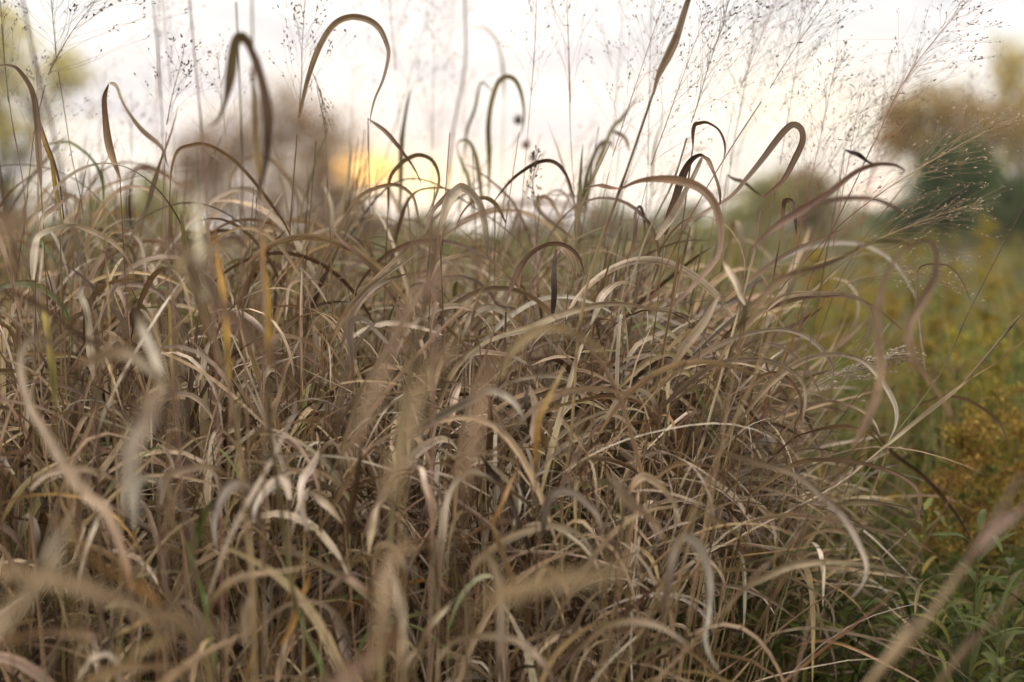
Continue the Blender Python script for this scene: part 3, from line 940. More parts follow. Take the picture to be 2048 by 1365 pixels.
L 1.47 6 db,db 5,5 | 1058,860 1055,826 1053,795 1056,770
T single pale blunt standing leaf end left of the white crested leaf
L 1.5 9 be,pa 5,5 | 896,850 906,812 916,778 925,748
T bright orange leaf leaning between blurred stems in the middle
L 1.3 6.5 og,st 15,15 | 1070,930 1076,860 1080,829 1097,795 1117,758 1133,727
T thin orange leaf low in the middle
L 1.35 5 og,tn 15,15 | 985,1060 991,1035 1005,1001 1022,967 1041,928
T pale hooped leaf right of the blue-grey low arch
L 1.6 8 pa,gy 40,30 | 1210,840 1240,792 1261,780 1288,783 1309,805 1321,848
T upper of two parallel white arches low in the middle right
L 1.6 7.5 gy,pa 40,40 | 1060,930 1107,880 1158,843 1210,823 1261,817 1297,828
T round pale arch inside the parallel white arches
L 1.58 7.5 pa,pa 40,40 | 1130,950 1155,901 1176,860 1206,833 1240,833 1268,857 1283,892
T lower of two parallel white arches low in the middle right
L 1.56 7 gy,pa 50,40 | 1070,950 1124,894 1193,864 1244,864 1297,892
T dark leaf lying level above the parallel white arches
L 1.6 6.5 tn,br 40,40 | 1060,840 1104,816 1158,802 1210,793 1261,799 1307,813
T pale hoop leaf low, left of the big soft arch
L 1.35 8 be,pa 30,40 | 738,1110 745,1042 752,1014 769,994 793,985 819,991
T big soft white arch left of the leaning dark leaf, lower middle
L 1.32 8.5 tn,wh 20,30 | 880,1150 882,1086 885,1042 895,994 916,960 943,944 970,949 992,964
T long dark brown leaf slanting down right through the lower middle
L 1.4 6.5 db,db 20,20 | 958,905 975,930 991,956 1015,994 1035,1035 1055,1092 1070,1130
T cream leaf tip folded at its top, lower middle left
L 1.35 9 be,pa 20,10 | 868,1060 864,1014 851,973 846,945 838,934 826,931
T white arch with a dark stem side, centre bottom right of the dark leaf
L 1.3 10 db,wh 60,10 | 1085,1080 1090,1030 1100,995 1122,979 1152,985 1176,1008 1196,1035 1207,1080
T tan arch beneath the white arch near the bottom middle
L 1.33 8.5 tn,pa 40,20 | 930,1150 974,1107 1012,1083 1049,1066 1090,1052 1124,1052 1158,1066 1179,1093 1197,1128
T pale blurred leaf hooking over and hanging to the bottom edge
L 1.12 8.5 be,gy 30,10 | 940,1150 958,1115 975,1111 991,1141 1001,1178 1006,1247 998,1320 994,1370
T wide beige blurred band slanting across the bottom middle
L .7 9.5 be,be 15,25 | 940,1225 988,1195 1056,1175 1124,1158 1193,1148 1261,1131 1316,1122
T pale arch leaf right of the rose-coloured slanting one
L 1.35 8 be,pa 30,30 | 1250,1000 1278,956 1302,956 1329,980 1350,1011 1360,1045
T rose-beige slanting blurred leaf in the lower middle right
L 1.15 10 mv,be 10,10 | 1220,950 1244,984 1278,1018 1305,1042 1331,1086
T short hooked leaf just above the wide beige band
L 1.3 8 be,tn 20,20 | 1070,1170 1090,1134 1114,1148 1131,1178 1139,1215
T pale blurred arch along the bottom edge, middle
L 1.2 8.5 be,pa 30,30 | 870,1330 899,1288 936,1274 988,1271 1039,1281 1073,1308 1099,1347 1110,1380
T pale arch near the bottom edge, left of the thick folded leaf
L 1.2 8 tn,pa 30,30 | 1150,1310 1193,1260 1227,1247 1271,1243 1312,1250 1352,1269 1380,1295
T thin white arch just above the bottom edge in the middle
L 1.4 6 tn,pa 40,40 | 1020,1320 1049,1284 1090,1267 1124,1266 1158,1274 1178,1293
T wide rosy blurred blade standing in the bottom middle left
L .78 8 be,be 10,10 | 750,1340 762,1240 769,1185 776,1144 796,1110 843,1070
T white blurred blade hanging beside the rosy one
L 1.1 9 be,pa 10,10 | 803,1340 801,1281 803,1236 800,1196 789,1156 772,1130
T rosy blurred blade crossing the bottom edge left of the middle
L .68 9 mv,be 10,10 | 640,1400 680,1362 714,1329 755,1298 800,1275
T small pale hook leaf above the rosy standing blade
L 1.35 8 be,pa 30,20 | 745,1150 752,1100 762,1087 783,1089 803,1117 815,1155
T pale short leaf sloping into the lower left middle
L 1.25 8 pa,be 30,20 | 650,1190 680,1158 697,1155 721,1172 750,1205
T broad pale leaf leaning right, just left of the hanging hook at the bottom
L 1.3 8 tn,pa 15,15 | 830,1310 851,1267 875,1233 908,1200
T bright pale stub near the bottom edge between rosy blade and bottom arch
L 1.2 9 tn,pa 10,10 | 800,1390 806,1356 817,1322 832,1296
T dark shaggy dried flower head blurred inside the tallest loop | dried flower
S 2.7 1.0 ol,br | 1010,560 1018,420 1028,320 1035,250
H 2.7 12 db | 1036,242
T pinkish shaggy dried flower head low beside the tallest loop | dried flower
S 2.7 1.0 ol,br | 1080,560 1072,420 1058,330 1052,300
H 2.7 11 mv | 1052,292
H 2.7 10 br | 1066,318
T small greyish dried flower head between olive leaves left of the thick stalk | dried flower
S 2.7 1.0 ol,br | 1206,520 1210,400 1209,310
H 2.7 9 mv | 1209,292
'''
N_MASS, N_NEAR, HAZE = 520, 130, .0013
# ------------------------------------------------------------------ traced individuals
for th in parse(HEROES):
    build_thing(th)

# ------------------------------------------------------------------ free-growing grass
def grow_leaves(mb, P0, phi, th0, bend, L, W, C0, C1, tw0, tw1, dphi, S=13, K=3, fold=.35, pw=1.4):
    N = len(P0)
    s = np.linspace(0, 1, S)[None]
    # some bend evenly, others fold over at one weak spot
    sk = rng.uniform(.2, .7, (N, 1)); wk = rng.uniform(.035, .14, (N, 1))
    kink = 1 / (1 + np.exp(-(s - sk) / wk))
    mixk = (rng.random((N, 1)) < .42) * rng.uniform(.4, .95, (N, 1))
    th = th0[:, None] + bend[:, None] * (s ** pw * (1 - mixk) + kink * mixk) + .12 * np.sin(s * rng.uniform(4, 14, (N, 1)) + rng.uniform(0, 6, (N, 1))) * s
    ph = phi[:, None] + dphi[:, None] * s
    D = np.stack([np.sin(th) * np.cos(ph), np.sin(th) * np.sin(ph), np.cos(th)], -1)
    st = (L / (S - 1))[:, None, None] * D
    P = P0[:, None] + np.concatenate([np.zeros((N, 1, 3)), np.cumsum((st[:, 1:] + st[:, :-1]) / 2, 1)], 1)
    T = tangents(P)
    side = np.stack([-np.sin(ph), np.cos(ph), np.zeros_like(ph)], -1)
    B = np.cross(T, side)
    tw = (tw0[:, None] + tw1[:, None] * s)[..., None]
    side = side * np.cos(tw) + B * np.sin(tw)
    Ws = W[:, None] * np.minimum(1, .28 + 3.2 * s) * np.maximum(1 - s ** 3.2, 0) ** .8 + .0003
    C = C0[:, None] * (1 - s[..., None]) + C1[:, None] * s[..., None]
    C = C * (1 + .12 * np.sin(s[..., None] * rng.uniform(5, 16, (N, 1, 1)) + rng.uniform(0, 6, (N, 1, 1))))
    ribbons(mb, P, side, Ws, C, fold=fold, K=K)
    return P


def pick(keys, wts, n, amt=.14):
    k = rng.choice(len(keys), n, p=np.array(wts) / sum(wts))
    base = np.array([PAL[q] for q in keys])[k]
    return np.clip(base * rng.uniform(1 - amt, 1 + amt, (n, 1)) * rng.uniform(.95, 1.05, (n, 3)), .01, .9)


LEAFC = (['pa', 'be', 'tn', 'br', 'mv', 'gy', 'st', 'db', 'og', 'gr', 'ol', 'wh'], [13, 13, 21, 26, 11, 6, 11, 18, 1.2, 2.4, 6, 4])
STEMC = (['st', 'tn', 'be', 'mv', 'ol', 'br', 'gr', 'og'], [20, 22, 4, 5, 18, 24, 4, 1.5])


def px_of(x, y):
    return 1024 + F * x / y


def cap_y(d):
    """photo row that the grass tops reach at depth d"""
    return np.interp(d, [.9, 1.1, 1.3, 1.5, 1.7, 1.9, 2.2, 3.5], [1400, 1260, 1120, 900, 660, 540, 505, 495])


def sample_culms(n, dmin, dmax):
    """bases and tips of culms in the tussock"""
    out_b, out_t = [], []
    while len(out_b) < n:
        d = dmin + (dmax - dmin) * rng.random() ** .9
        px = rng.uniform(-220, 1230)
        if px > 1120 and rng.random() < .5: continue
        if px > 1150 + 200 * rng.random() and d > 2.6: continue
        if px > 1150 and d < 1.75: continue
        x = (px - 1024) / F * d
        y = d
        cy = cap_y(d) + rng.normal(0, 45) + (40 if px > 900 else 0)
        if rng.random() < .25: cy += rng.uniform(50, 260)
        ztop = H - (cy - 455) / F * d
        # lean: nearly upright on the far side, fanning over beyond the tussock centre
        t = np.clip((px - 820) / 520, 0, 1)
        lean = rng.normal(0, 9) + t * rng.uniform(6, 32)
        lean_y = rng.normal(0, 5)
        if t > .3:
            ztop -= (1 - math.cos(R(lean))) * .9
            ztop -= .09 * t * rng.random()
        ztop = max(ztop - .07 * rng.random(), .35)
        b = np.array([x - .12 * t * rng.random(), y, 0.])
        tp = b + np.array([ztop * math.tan(R(lean)), ztop * math.tan(R(lean_y)), ztop])
        if tp[1] < .95: continue
        out_b.append(b); out_t.append(tp)
    return np.array(out_b), np.array(out_t)


def culm_paths(B, Tp, S=9):
    s = np.linspace(0, 1, S)[None, :, None]
    N = len(B)
    bow = (Tp - B) * np.array([1, 1, 0]) * .45
    wav = rng.normal(0, .006, (N, 1, 3)) * np.array([1, 1, 0])
    return B[:, None] * (1 - s) + Tp[:, None] * s - bow[:, None] * (s * (1 - s)) + wav * np.sin(s * 7)


def culm_mass(mb_st, mb_lf, n, dmin, dmax, per=6, K=3, S=13, rad=(.0006, .0014)):
    B, Tp = sample_culms(n, dmin, dmax)
    P = culm_paths(B, Tp)
    r0 = rng.uniform(*rad, (n, 1))
    C = pick(*STEMC, n)[:, None] * np.ones((1, 9, 1))
    tubes(mb_st, P, r0 * np.linspace(1.15, .6, 9)[None], C, K=4)
    m = n * per
    ci = np.repeat(np.arange(n), per)
    t = np.clip(np.tile(np.linspace(.3, 1, per), n) + rng.uniform(-.09, .0, m), .1, 1)
    k = np.minimum((t * 8).astype(int), 7)
    fr = (t * 8 - k)[:, None]
    P0 = P[ci, k] * (1 - fr) + P[ci, k + 1] * fr
    ax = unit(P[ci, k + 1] - P[ci, k])
    phi = rng.uniform(0, 2 * math.pi, m)
    # culms that lean throw their leaves the same way
    leanx = ax[:, 0]
    sel = rng.random(m) < np.clip(leanx * 2.2, 0, .85)
    phi = np.where(sel, rng.normal(0, .7, m), phi)
    th0 = np.radians(rng.uniform(8, 40, m)) + np.abs(leanx) * .5 * sel
    bend = np.radians(rng.choice([18, 90, 150, 190, 230], m, p=[.34, .26, .20, .13, .07]) + rng.normal(0, 25, m))
    L = rng.uniform(.14, .36, m) * (1.15 - .35 * t)
    W = rng.choice([.003, .0052, .0078, .0098], m, p=[.26, .24, .29, .21]) * rng.uniform(.85, 1.15, m)
    # keep the free tips from standing above the tuft
    grow_leaves(mb_lf, P0, phi, th0, bend, L, W, pick(*LEAFC, m), pick(*LEAFC, m), rng.normal(0, .5, m), rng.normal(0, 1.3, m),
                rng.normal(0, .7, m), S=S, K=K)


mb1, mb2 = MB(), MB()
culm_mass(mb1, mb2, N_MASS, 1.6, 2.55, per=7)
culm_mass(mb1, mb2, N_NEAR, 1.2, 1.62, per=8)
o = mb1.build('dry_grass_stems', M_STEM); tag(o, 'thicket of thin dry stems filling the tussock behind the single stalks', 'grass', kind='stuff')
o = mb2.build('dry_grass_leaves', M_LEAF); tag(o, 'dense tangle of curling dry leaves filling the tussock', 'grass', kind='stuff')

# bare upright stems
B, Tp = sample_culms(620, 1.58, 2.5)
Tp = Tp + (Tp - B) * rng.uniform(0, .07, (620, 1))
P = culm_paths(B, Tp)
mb = MB(); tubes(mb, P, rng.uniform(.0006, .0013, (620, 1)) * np.linspace(1.15, .5, 9)[None], pick(['st', 'tn', 'be', 'pa', 'ol', 'og'], [34, 20, 12, 8, 14, 2], 620)[:, None] * np.ones((1, 9, 1)), K=5)
o = mb.build('bare_grass_stems', M_STEM); tag(o, 'bare straight straw stems scattered through the tussock', 'grass', kind='stuff')

# lodged litter deep in the tussock
n = 5200
d = rng.uniform(1.45, 3.3, n); px = rng.uniform(-250, 1650, n)
P0 = np.stack([(px - 1024) / F * d, d, rng.uniform(.02, .62, n) * np.interp(px, [1300, 1750], [1, .75])], 1)
mb = MB()
grow_leaves(mb, P0, rng.uniform(0, 6.28, n), np.radians(rng.uniform(20, 100, n)), np.radians(rng.uniform(10, 150, n)), rng.uniform(.12, .38, n),
            rng.uniform(.0015, .006, n), pick(*LEAFC, n), pick(*LEAFC, n), rng.normal(0, .8, n), rng.normal(0, 1, n), rng.normal(0, .6, n), S=9)
o = mb.build('fallen_grass', M_LEAF); tag(o, 'fallen brown leaves lying deep between the stems', 'grass litter', kind='stuff')

# curled leaves thrown about lower down in the tussock
n = 2600
d = rng.uniform(1.42, 2.05, n); px = rng.uniform(-250, 1350, n)
zt = H - (np.interp(d, [1.4, 1.7, 2.05], [980, 780, 640]) + 480 * rng.random(n) - 455) / F * d
P0 = np.stack([(px - 1024) / F * d, d, np.maximum(zt, .03)], 1)
mb = MB()
grow_leaves(mb, P0, rng.uniform(0, 6.28, n), np.radians(rng.uniform(5, 75, n)), np.radians(rng.uniform(20, 210, n)), rng.uniform(.08, .26, n),
            rng.choice([.0018, .003, .0045, .0065], n), pick(*LEAFC, n), pick(*LEAFC, n), rng.normal(.2, .6, n), rng.normal(0, 1.2, n), rng.normal(0, .8, n), S=12)
o = mb.build('crossing_leaves', M_LEAF); tag(o, 'curled leaves crossing every way low in the tussock', 'grass', kind='stuff')

# lodged tangle spilling out under the fan of stems
n = 1300
d = rng.uniform(1.78, 2.3, n); px = 1230 + 500 * rng.random(n) ** 1.3
zt = H - (np.interp(px, [1250, 1500, 1650, 1730], [660, 780, 960, 1080]) + 420 * rng.random(n) - 455) / F * d
P0 = np.stack([(px - 1024) / F * d - .06, d, np.maximum(zt, .02)], 1)
mb = MB()
grow_leaves(mb, P0, rng.normal(0, 1.1, n), np.radians(rng.uniform(25, 80, n)), np.radians(rng.uniform(10, 130, n)), rng.uniform(.10, .30, n),
            rng.choice([.0018, .003, .005, .007], n), pick(*LEAFC, n), pick(*LEAFC, n), rng.normal(.3, .6, n), rng.normal(0, 1, n), rng.normal(0, .6, n), S=11)
o = mb.build('lodged_grass', M_LEAF); tag(o, 'grey-brown lodged leaves spilling from the tussock over the weeds', 'grass', kind='stuff')

mbX, mbY = MB(), MB()      # stems and leaves of the smaller look-alikes, past what can be told apart


# separate whole plants standing clear enough to be told apart from the tangle
for i in range(130):
    B, Tp = sample_culms(1, 1.66, 2.15)
    P = culm_paths(B, Tp, 12)
    own = i < 48
    root = empty('grass_stalk', B[0]) if own else None
    cc = B[0][0] / B[0][1] * F + 1024
    if own: tag(root, 'brown dry grass stalk with curled leaves among many like it in the tussock', 'dry grass', 'look-alike stalks of the tussock')
    mb = MB() if own else mbX
    culm(mb, P[0], rng.uniform(.0009, .0016), PAL['tn'], pick(*STEMC, 1)[0])
    if own: mb.build('stem', M_STEM, root)
    for t in np.linspace(.45, 1, rng.integers(3, 6)):
        k = min(int(t * 11), 10)
        ax = unit(P[0, k + 1] - P[0, k])
        ph = rng.normal(0, .8) if ax[0] > .25 and rng.random() < .8 else rng.uniform(0, 6.28)
        if rng.random() < .5: ph = rng.choice([0, math.pi]) + rng.normal(0, .4)
        mb = MB() if own else mbY
        grow_leaves(mb, P[:, k + 1], np.array([ph]), np.array([R(rng.uniform(8, 35)) + .4 * abs(ax[0])]), np.array([R(rng.uniform(100, 215))]),
                    np.array([rng.uniform(.2, .36)]), np.array([rng.uniform(.006, .0095)]), pick(*LEAFC, 1), pick(*LEAFC, 1),
                    np.array([rng.normal(.5, .4)]), np.array([rng.normal(0, 1)]), np.array([rng.normal(0, .5)]), S=22, K=5)
        if own: mb.build('leaf', M_LEAF, root)

# taller slender stalks whose tops break the skyline
for i in range(95):
    d = rng.uniform(1.7, 2.6); px = rng.uniform(-60, 1420)
    lean = rng.uniform(-.1, .15) + max(px - 900, 0) / 520 * rng.uniform(.2, .6)
    top = rng.uniform(250, 440) if px < 1300 else rng.uniform(300, 480)
    tp = at(px, top, d)
    bp = np.array([tp[0] - lean * 1.0, d + rng.uniform(-.05, .05), 0.])
    own = i < 42
    root = empty('grass_stalk', bp) if own else None
    if own: tag(root, 'slender stalk whose top breaks the skyline among many similar', 'dry grass', 'slender stalks at the skyline')
    P = culm_paths(bp[None], tp[None], 12)
    mb = MB() if own else mbX
    culm(mb, P[0], rng.uniform(.0007, .0013), PAL['tn'], PAL[random.choice(['ol', 'tn', 'mv', 'st', 'pk'])])
    if own: mb.build('stem', M_STEM, root)
    for t in rng.uniform(.6, .98, rng.integers(1, 4)):
        k = min(int(t * 11), 10)
        mb = MB() if own else mbY
        cc = pick(['ol', 'tn', 'br', 'mv', 'gy'], [3, 3, 2, 3, 2], 2)
        grow_leaves(mb, P[:, k], np.array([rng.choice([0, math.pi]) + rng.normal(0, .5)]), np.array([R(rng.uniform(6, 30))]), np.array([R(rng.choice([10, 60, 150, 200]))]),
                    np.array([rng.uniform(.09, .20)]), np.array([rng.uniform(.003, .006)]), cc[:1], cc[1:],
                    np.array([rng.normal(.4, .5)]), np.array([rng.normal(0, 1.2)]), np.array([rng.normal(0, .5)]), S=22, K=5)
        if own: mb.build('leaf', M_LEAF, root)

# the fan of straight pale stems leaning out of the tussock
for i in range(84):
    q = rng.random() if i < 46 else rng.uniform(-.65, .1)
    d = rng.uniform(1.76, 2.15)
    bp = at(rng.uniform(1020, 1260) + (0 if q > .1 else 180 * q - 60), 1300, d); bp[2] = 0
    tp = at(1310 + 280 * q + rng.normal(0, 25), 440 + 260 * abs(q) ** 1.5 + rng.uniform(-40, 90), d - rng.uniform(-.1, .1))
    md = bp * .5 + tp * .5 + np.array([-.03 * (1 + q), 0, .03 * q])
    own = i % 2 == 0
    root = empty('grass_stalk', bp) if own else None
    if own: tag(root, 'straight pale stem in the fan leaning from the tussock toward the meadow', 'dry grass', 'fan of leaning stems')
    P = spline([bp, md, tp], 14)
    mb = MB() if own else mbX
    culm(mb, P, rng.uniform(.0012, .0021), PAL['tn'], PAL[random.choice(['st', 'pa', 'st', 'gy', 'tn', 'ol'])])
    if own: mb.build('stem', M_STEM, root)
    for t in rng.uniform(.55, 1, 2):
        k = min(int(t * 12), 12)
        mb = MB() if own else mbY
        grow_leaves(mb, P[None, k], np.array([rng.normal(0, .6)]), np.array([R(rng.uniform(35, 60))]), np.array([R(rng.uniform(70, 170))]),
                    np.array([rng.uniform(.12, .24)]), np.array([rng.uniform(.005, .008)]), pick(*LEAFC, 1), pick(*LEAFC, 1),
                    np.array([rng.normal(.4, .4)]), np.array([rng.normal(0, 1)]), np.array([rng.normal(0, .4)]), S=22, K=5)
        if own: mb.build('leaf', M_LEAF, root)

o = mbX.build('slender_grass_stems', M_STEM); tag(o, 'smaller stems of the tussock too many to tell apart', 'grass', kind='stuff')
o = mbY.build('curled_grass_leaves', M_LEAF); tag(o, 'smaller curled leaves on the tussock stems', 'grass', kind='stuff')

# hair-fine airy seed heads over the tops
for i in range(34):
    if i < 20:
        px, d = rng.uniform(1180, 1950), rng.uniform(1.7, 2.6)
        top = rng.uniform(-60, 300) if px < 1700 else rng.uniform(60, 420)
        lean = rng.uniform(.1, .9)
    else:
        px, d = rng.uniform(-40, 1180), rng.uniform(1.8, 3.0)
        top = rng.uniform(-80, 260); lean = rng.uniform(-.1, .15)
    hgt = rng.uniform(220, 330) * 1.75 / d
    a = [(px - lean * hgt * (1 - q), top + hgt * (1 - q)) for q in (0, .5, 1)]
    base_px = a[0][0] - lean * 350
    pts = [(base_px - lean * 60, 900), (base_px + lean * 120, 660), (a[0][0] - lean * 60, a[0][1] + 90), a[0]]
    if a[0][1] > 560: continue
    th = dict(label='hair-fine airy seed stalk, one of many alike misted against the sky', cat='seed stalk',
              items=[('S', [str(d), '.6', random.choice(['tn,rd', 'tn,ol', 'tn,pk'])], pts), ('P', [str(d), '.17', '34', '9', random.choice(['rw', 'r', 'd', 'y'])], a)])
    build_thing(th, group='faint seed stalks against the sky')

# ------------------------------------------------------------------ goldenrod meadow
def goldenrod(base, h, lean, rich=1.0, fl=1.0, col=None, parent=None, mbs=None, leafcol=None):
    col = np.array(col if col is not None else (.36, .25, .05))
    lc = np.array(leafcol if leafcol is not None else (.14, .20, .045))
    tip = base + np.array([lean[0], lean[1], h])
    s = np.linspace(0, 1, 8)[None, :, None]
    P = base * (1 - s) + tip * s - np.array([lean[0], lean[1], 0]) * .4 * s * (1 - s)
    ms, ml, mf = mbs
    tubes(ms, P, np.linspace(.0025, .001, 8)[None], np.broadcast_to(np.array((.14, .13, .05)), (1, 8, 3)), K=5)
    nl = int(46 * rich)
    t = rng.uniform(.25, .92, nl)
    P0 = base + (tip - base) * t[:, None]
    grow_leaves(ml, P0, rng.uniform(0, 6.28, nl), np.radians(rng.uniform(35, 75, nl)), np.radians(rng.uniform(10, 60, nl)), rng.uniform(.04, .09, nl) * (1.2 - .5 * t),
                rng.uniform(.006, .012, nl), lc * rng.uniform(.6, 1.7, (nl, 1)), lc * rng.uniform(.6, 1.9, (nl, 1)) * [1.15, 1, .8], rng.normal(0, .3, nl), rng.normal(0, .3, nl),
                rng.normal(0, .2, nl), S=6)
    nb = int(12 * rich) + 3
    t = rng.uniform(.76, 1, nb)
    P0 = base + (tip - base) * t[:, None]
    phi = rng.uniform(0, 6.28, nb)
    for j in range(nb):
        L = rng.uniform(.05, .11) * (1.25 - t[j])* 2.2
        q = np.linspace(0, 1, int(34 * rich * fl) + 5)
        th = .7 + q * .9
        D = np.stack([np.sin(th) * math.cos(phi[j]), np.sin(th) * math.sin(phi[j]), np.cos(th)], 1)
        C = P0[j] + np.cumsum(D, 0) * L / len(q)
        C = np.repeat(C, 2, 0) + rng.normal(0, .006, (len(q) * 2, 3))
        m = len(C)
        dr = unit(rng.normal(size=(m, 3)) + [0, 0, .6])
        sz = rng.uniform(.004, .008, (m, 1)) / max(rich, .5) ** .5
        Pp = C[:, None] + dr[:, None] * (sz * np.array([0, .5, 1]))[..., None]
        sd = unit(np.cross(dr, rng.normal(size=(m, 3))))[:, None] + np.zeros((1, 3, 1))
        ribbons(mf, Pp, sd, sz * np.array([.5, .8, .3]), col * 1.15 * rng.uniform(.5, 1.5, (m, 1, 1)) * np.ones((1, 3, 1)) * np.array([1, rng.uniform(.85, 1.1), 1]), K=2)


GR = [  # px, top row, depth, colour of plume, look
    (1985, 800, 2.15, (.34, .24, .055), 'brown-gold goldenrod with the largest plume at the photo right edge'),
    (1925, 870, 2.1, (.34, .24, .06), 'rusty goldenrod plume hanging just below the thin dark arching leaf'),
    (2040, 860, 2.2, (.36, .25, .05), 'goldenrod cut by the right edge beneath the largest plume'),
    (1880, 960, 2.05, (.33, .24, .06), 'low rusty goldenrod above the green undergrowth'),
    (1990, 980, 2.1, (.30, .23, .05), 'lowest goldenrod plume, beside the thick blurred mauve stem'),
    (1920, 660, 2.7, (.42, .34, .06), 'yellowish goldenrod beside the thin straight green stem'),
    (1960, 740, 2.6, (.34, .30, .07), 'olive goldenrod between pale slanting stalk and largest plume'),
    (1860, 620, 2.9, (.34, .24, .05), 'goldenrod showing inside the bend of the bowed stalk'),
    (1790, 600, 3.0, (.35, .26, .05), 'goldenrod just inside the bowed blurred stalk, its lower half hidden'),
    (2030, 600, 2.9, (.32, .27, .07), 'goldenrod at the right edge above the pale slanting stalk'),
    (1985, 560, 3.2, (.35, .27, .05), 'goldenrod crossed by the top of the thin green stem'),
    (1900, 520, 3.6, (.36, .28, .05), 'goldenrod top just right of the bowed stalk crest'),
    (1700, 560, 3.3, (.37, .28, .05), 'goldenrod left of the bowed stalk under the wispy seed heads'),
    (1640, 520, 3.6, (.37, .27, .05), 'goldenrod behind the orange-topped stem'),
    (1740, 470, 4.2, (.37, .28, .05), 'goldenrod top standing in the white gap beside the dark bush'),
    (1980, 440, 4.6, (.40, .34, .07), 'tall yellow goldenrod blurred against the dark green bush'),
    (1830, 490, 4.4, (.35, .27, .06), 'goldenrod directly behind the crest of the bowed stalk'),
    (1560, 540, 3.8, (.36, .27, .05), 'goldenrod seen between the strap leaf stalk and orange-topped stem'),
    (1470, 500, 4.4, (.34, .27, .06), 'goldenrod in the gap left of the strap leaf stalk'),
    (1690, 640, 2.9, (.30, .26, .06), 'goldenrod partly behind the widest high arch'),
    (1840, 740, 2.6, (.28, .25, .06), 'olive goldenrod behind the white feathery seed head'),
    (2000, 680, 2.5, (.36, .30, .06), 'goldenrod just above where the pale stalk forks'),
]
for (px, py, d, c, lab) in GR:
    tip = at(px, py, d)
    base = np.array([tip[0] + rng.uniform(-.05, .05), tip[1] + rng.uniform(-.03, .08), 0.])
    root = empty('goldenrod', base)
    tag(root, lab, 'goldenrod', 'goldenrod plants of the meadow')
    mbs = (MB(), MB(), MB())
    goldenrod(base, tip[2], (tip - base)[:2], rich=1.2, col=c, mbs=mbs)
    mbs[0].build('stem', M_STEM, root); mbs[1].build('leaves', M_GREEN, root)['kind'] = 'stuff'; mbs[2].build('flower_plume', M_FLOR, root)

# farther plants: one mass
mbs = (MB(), MB(), MB())
cnt = 0
while cnt < 560:
    d = 2.6 + 26 * rng.random() ** 1.9
    px = rng.uniform(-150, 2250)
    if px < 1450 and d < 3.6: continue
    x = (px - 1024) / F * d
    h = min(.70 + .05 * d, 1.02) + rng.normal(0, .05) if px > 1400 else min(.75 + .05 * d, 1.03) + rng.normal(0, .05)
    k = .5 + .5 * (d < 7)
    big = 1 + .12 * max(d - 6, 0)
    base = np.array([x, d, 0.])
    lc = rng.choice([0, 1, 2], p=[.5, .3, .2])
    lcol = [(.16, .25, .05), (.25, .29, .07), (.36, .31, .11)][lc]
    goldenrod(base, h, rng.normal(0, .05, 2), rich=1.0 * k, fl=.55, col=random.choice([(.29, .26, .07), (.24, .27, .08), (.35, .31, .09), (.24, .18, .08)]), mbs=mbs, leafcol=lcol)
    cnt += 1
o = mbs[0].build('meadow_stems', M_STEM); tag(o, 'stems of the farther meadow plants', 'meadow', kind='stuff')
o = mbs[1].build('meadow_leaves', M_GREEN); tag(o, 'green leaves of the farther meadow', 'meadow', kind='stuff')
o = mbs[2].build('meadow_flowers', M_FLOR); tag(o, 'yellow-brown plumes of the farther meadow', 'meadow', kind='stuff')

# green undergrowth: grass-like and broad leaves between the plants
n = 24000
d = 1.75 + 9 * rng.random(n) ** 2; px = rng.uniform(1250, 2250, n)
P0 = np.stack([(px - 1024) / F * d, d, rng.uniform(0, .62, n)], 1)
mb = MB()
gc = np.array([(.11, .15, .03), (.16, .185, .035), (.21, .19, .05), (.21, .155, .08), (.06, .085, .02)])[rng.integers(0, 5, n)]
grow_leaves(mb, P0, rng.uniform(0, 6.28, n), np.radians(rng.uniform(15, 80, n)), np.radians(rng.uniform(20, 110, n)), rng.uniform(.03, .09, n) * np.where(d > 3, 1.9, 1),
            rng.uniform(.003, .009, n), gc * rng.uniform(.4, 1.3, (n, 1)), gc * rng.uniform(.5, 1.5, (n, 1)), rng.normal(0, .5, n), rng.normal(0, .6, n), rng.normal(0, .4, n), S=7)
o = mb.build('undergrowth', M_GREEN); tag(o, 'low green weeds filling the ground between goldenrod and tussock', 'undergrowth', kind='stuff')

# upright wild grasses between the goldenrods
n = 5200
d = 2.2 + 7 * rng.random(n) ** 1.5; px = rng.uniform(1350, 2200, n)
P0 = np.stack([(px - 1024) / F * d, d, rng.uniform(.25, np.minimum(.62 + .04 * d, .86))], 1)
gc = np.array([(.16, .19, .05), (.24, .24, .07), (.36, .29, .14), (.10, .15, .04), (.42, .30, .12)])[rng.integers(0, 5, n)]
mb = MB()
grow_leaves(mb, P0, rng.uniform(0, 6.28, n), np.radians(rng.uniform(0, 22, n)), np.radians(rng.uniform(0, 70, n)), rng.uniform(.12, .32, n),
            rng.uniform(.0012, .0035, n), gc * rng.uniform(.7, 1.3, (n, 1)), gc * rng.uniform(.7, 1.5, (n, 1)), rng.normal(0, .5, n), rng.normal(0, .6, n), rng.normal(0, .3, n), S=8)
o = mb.build('wild_meadow_grass', M_GREEN); tag(o, 'fine upright olive grasses standing between the goldenrods', 'grass', kind='stuff')

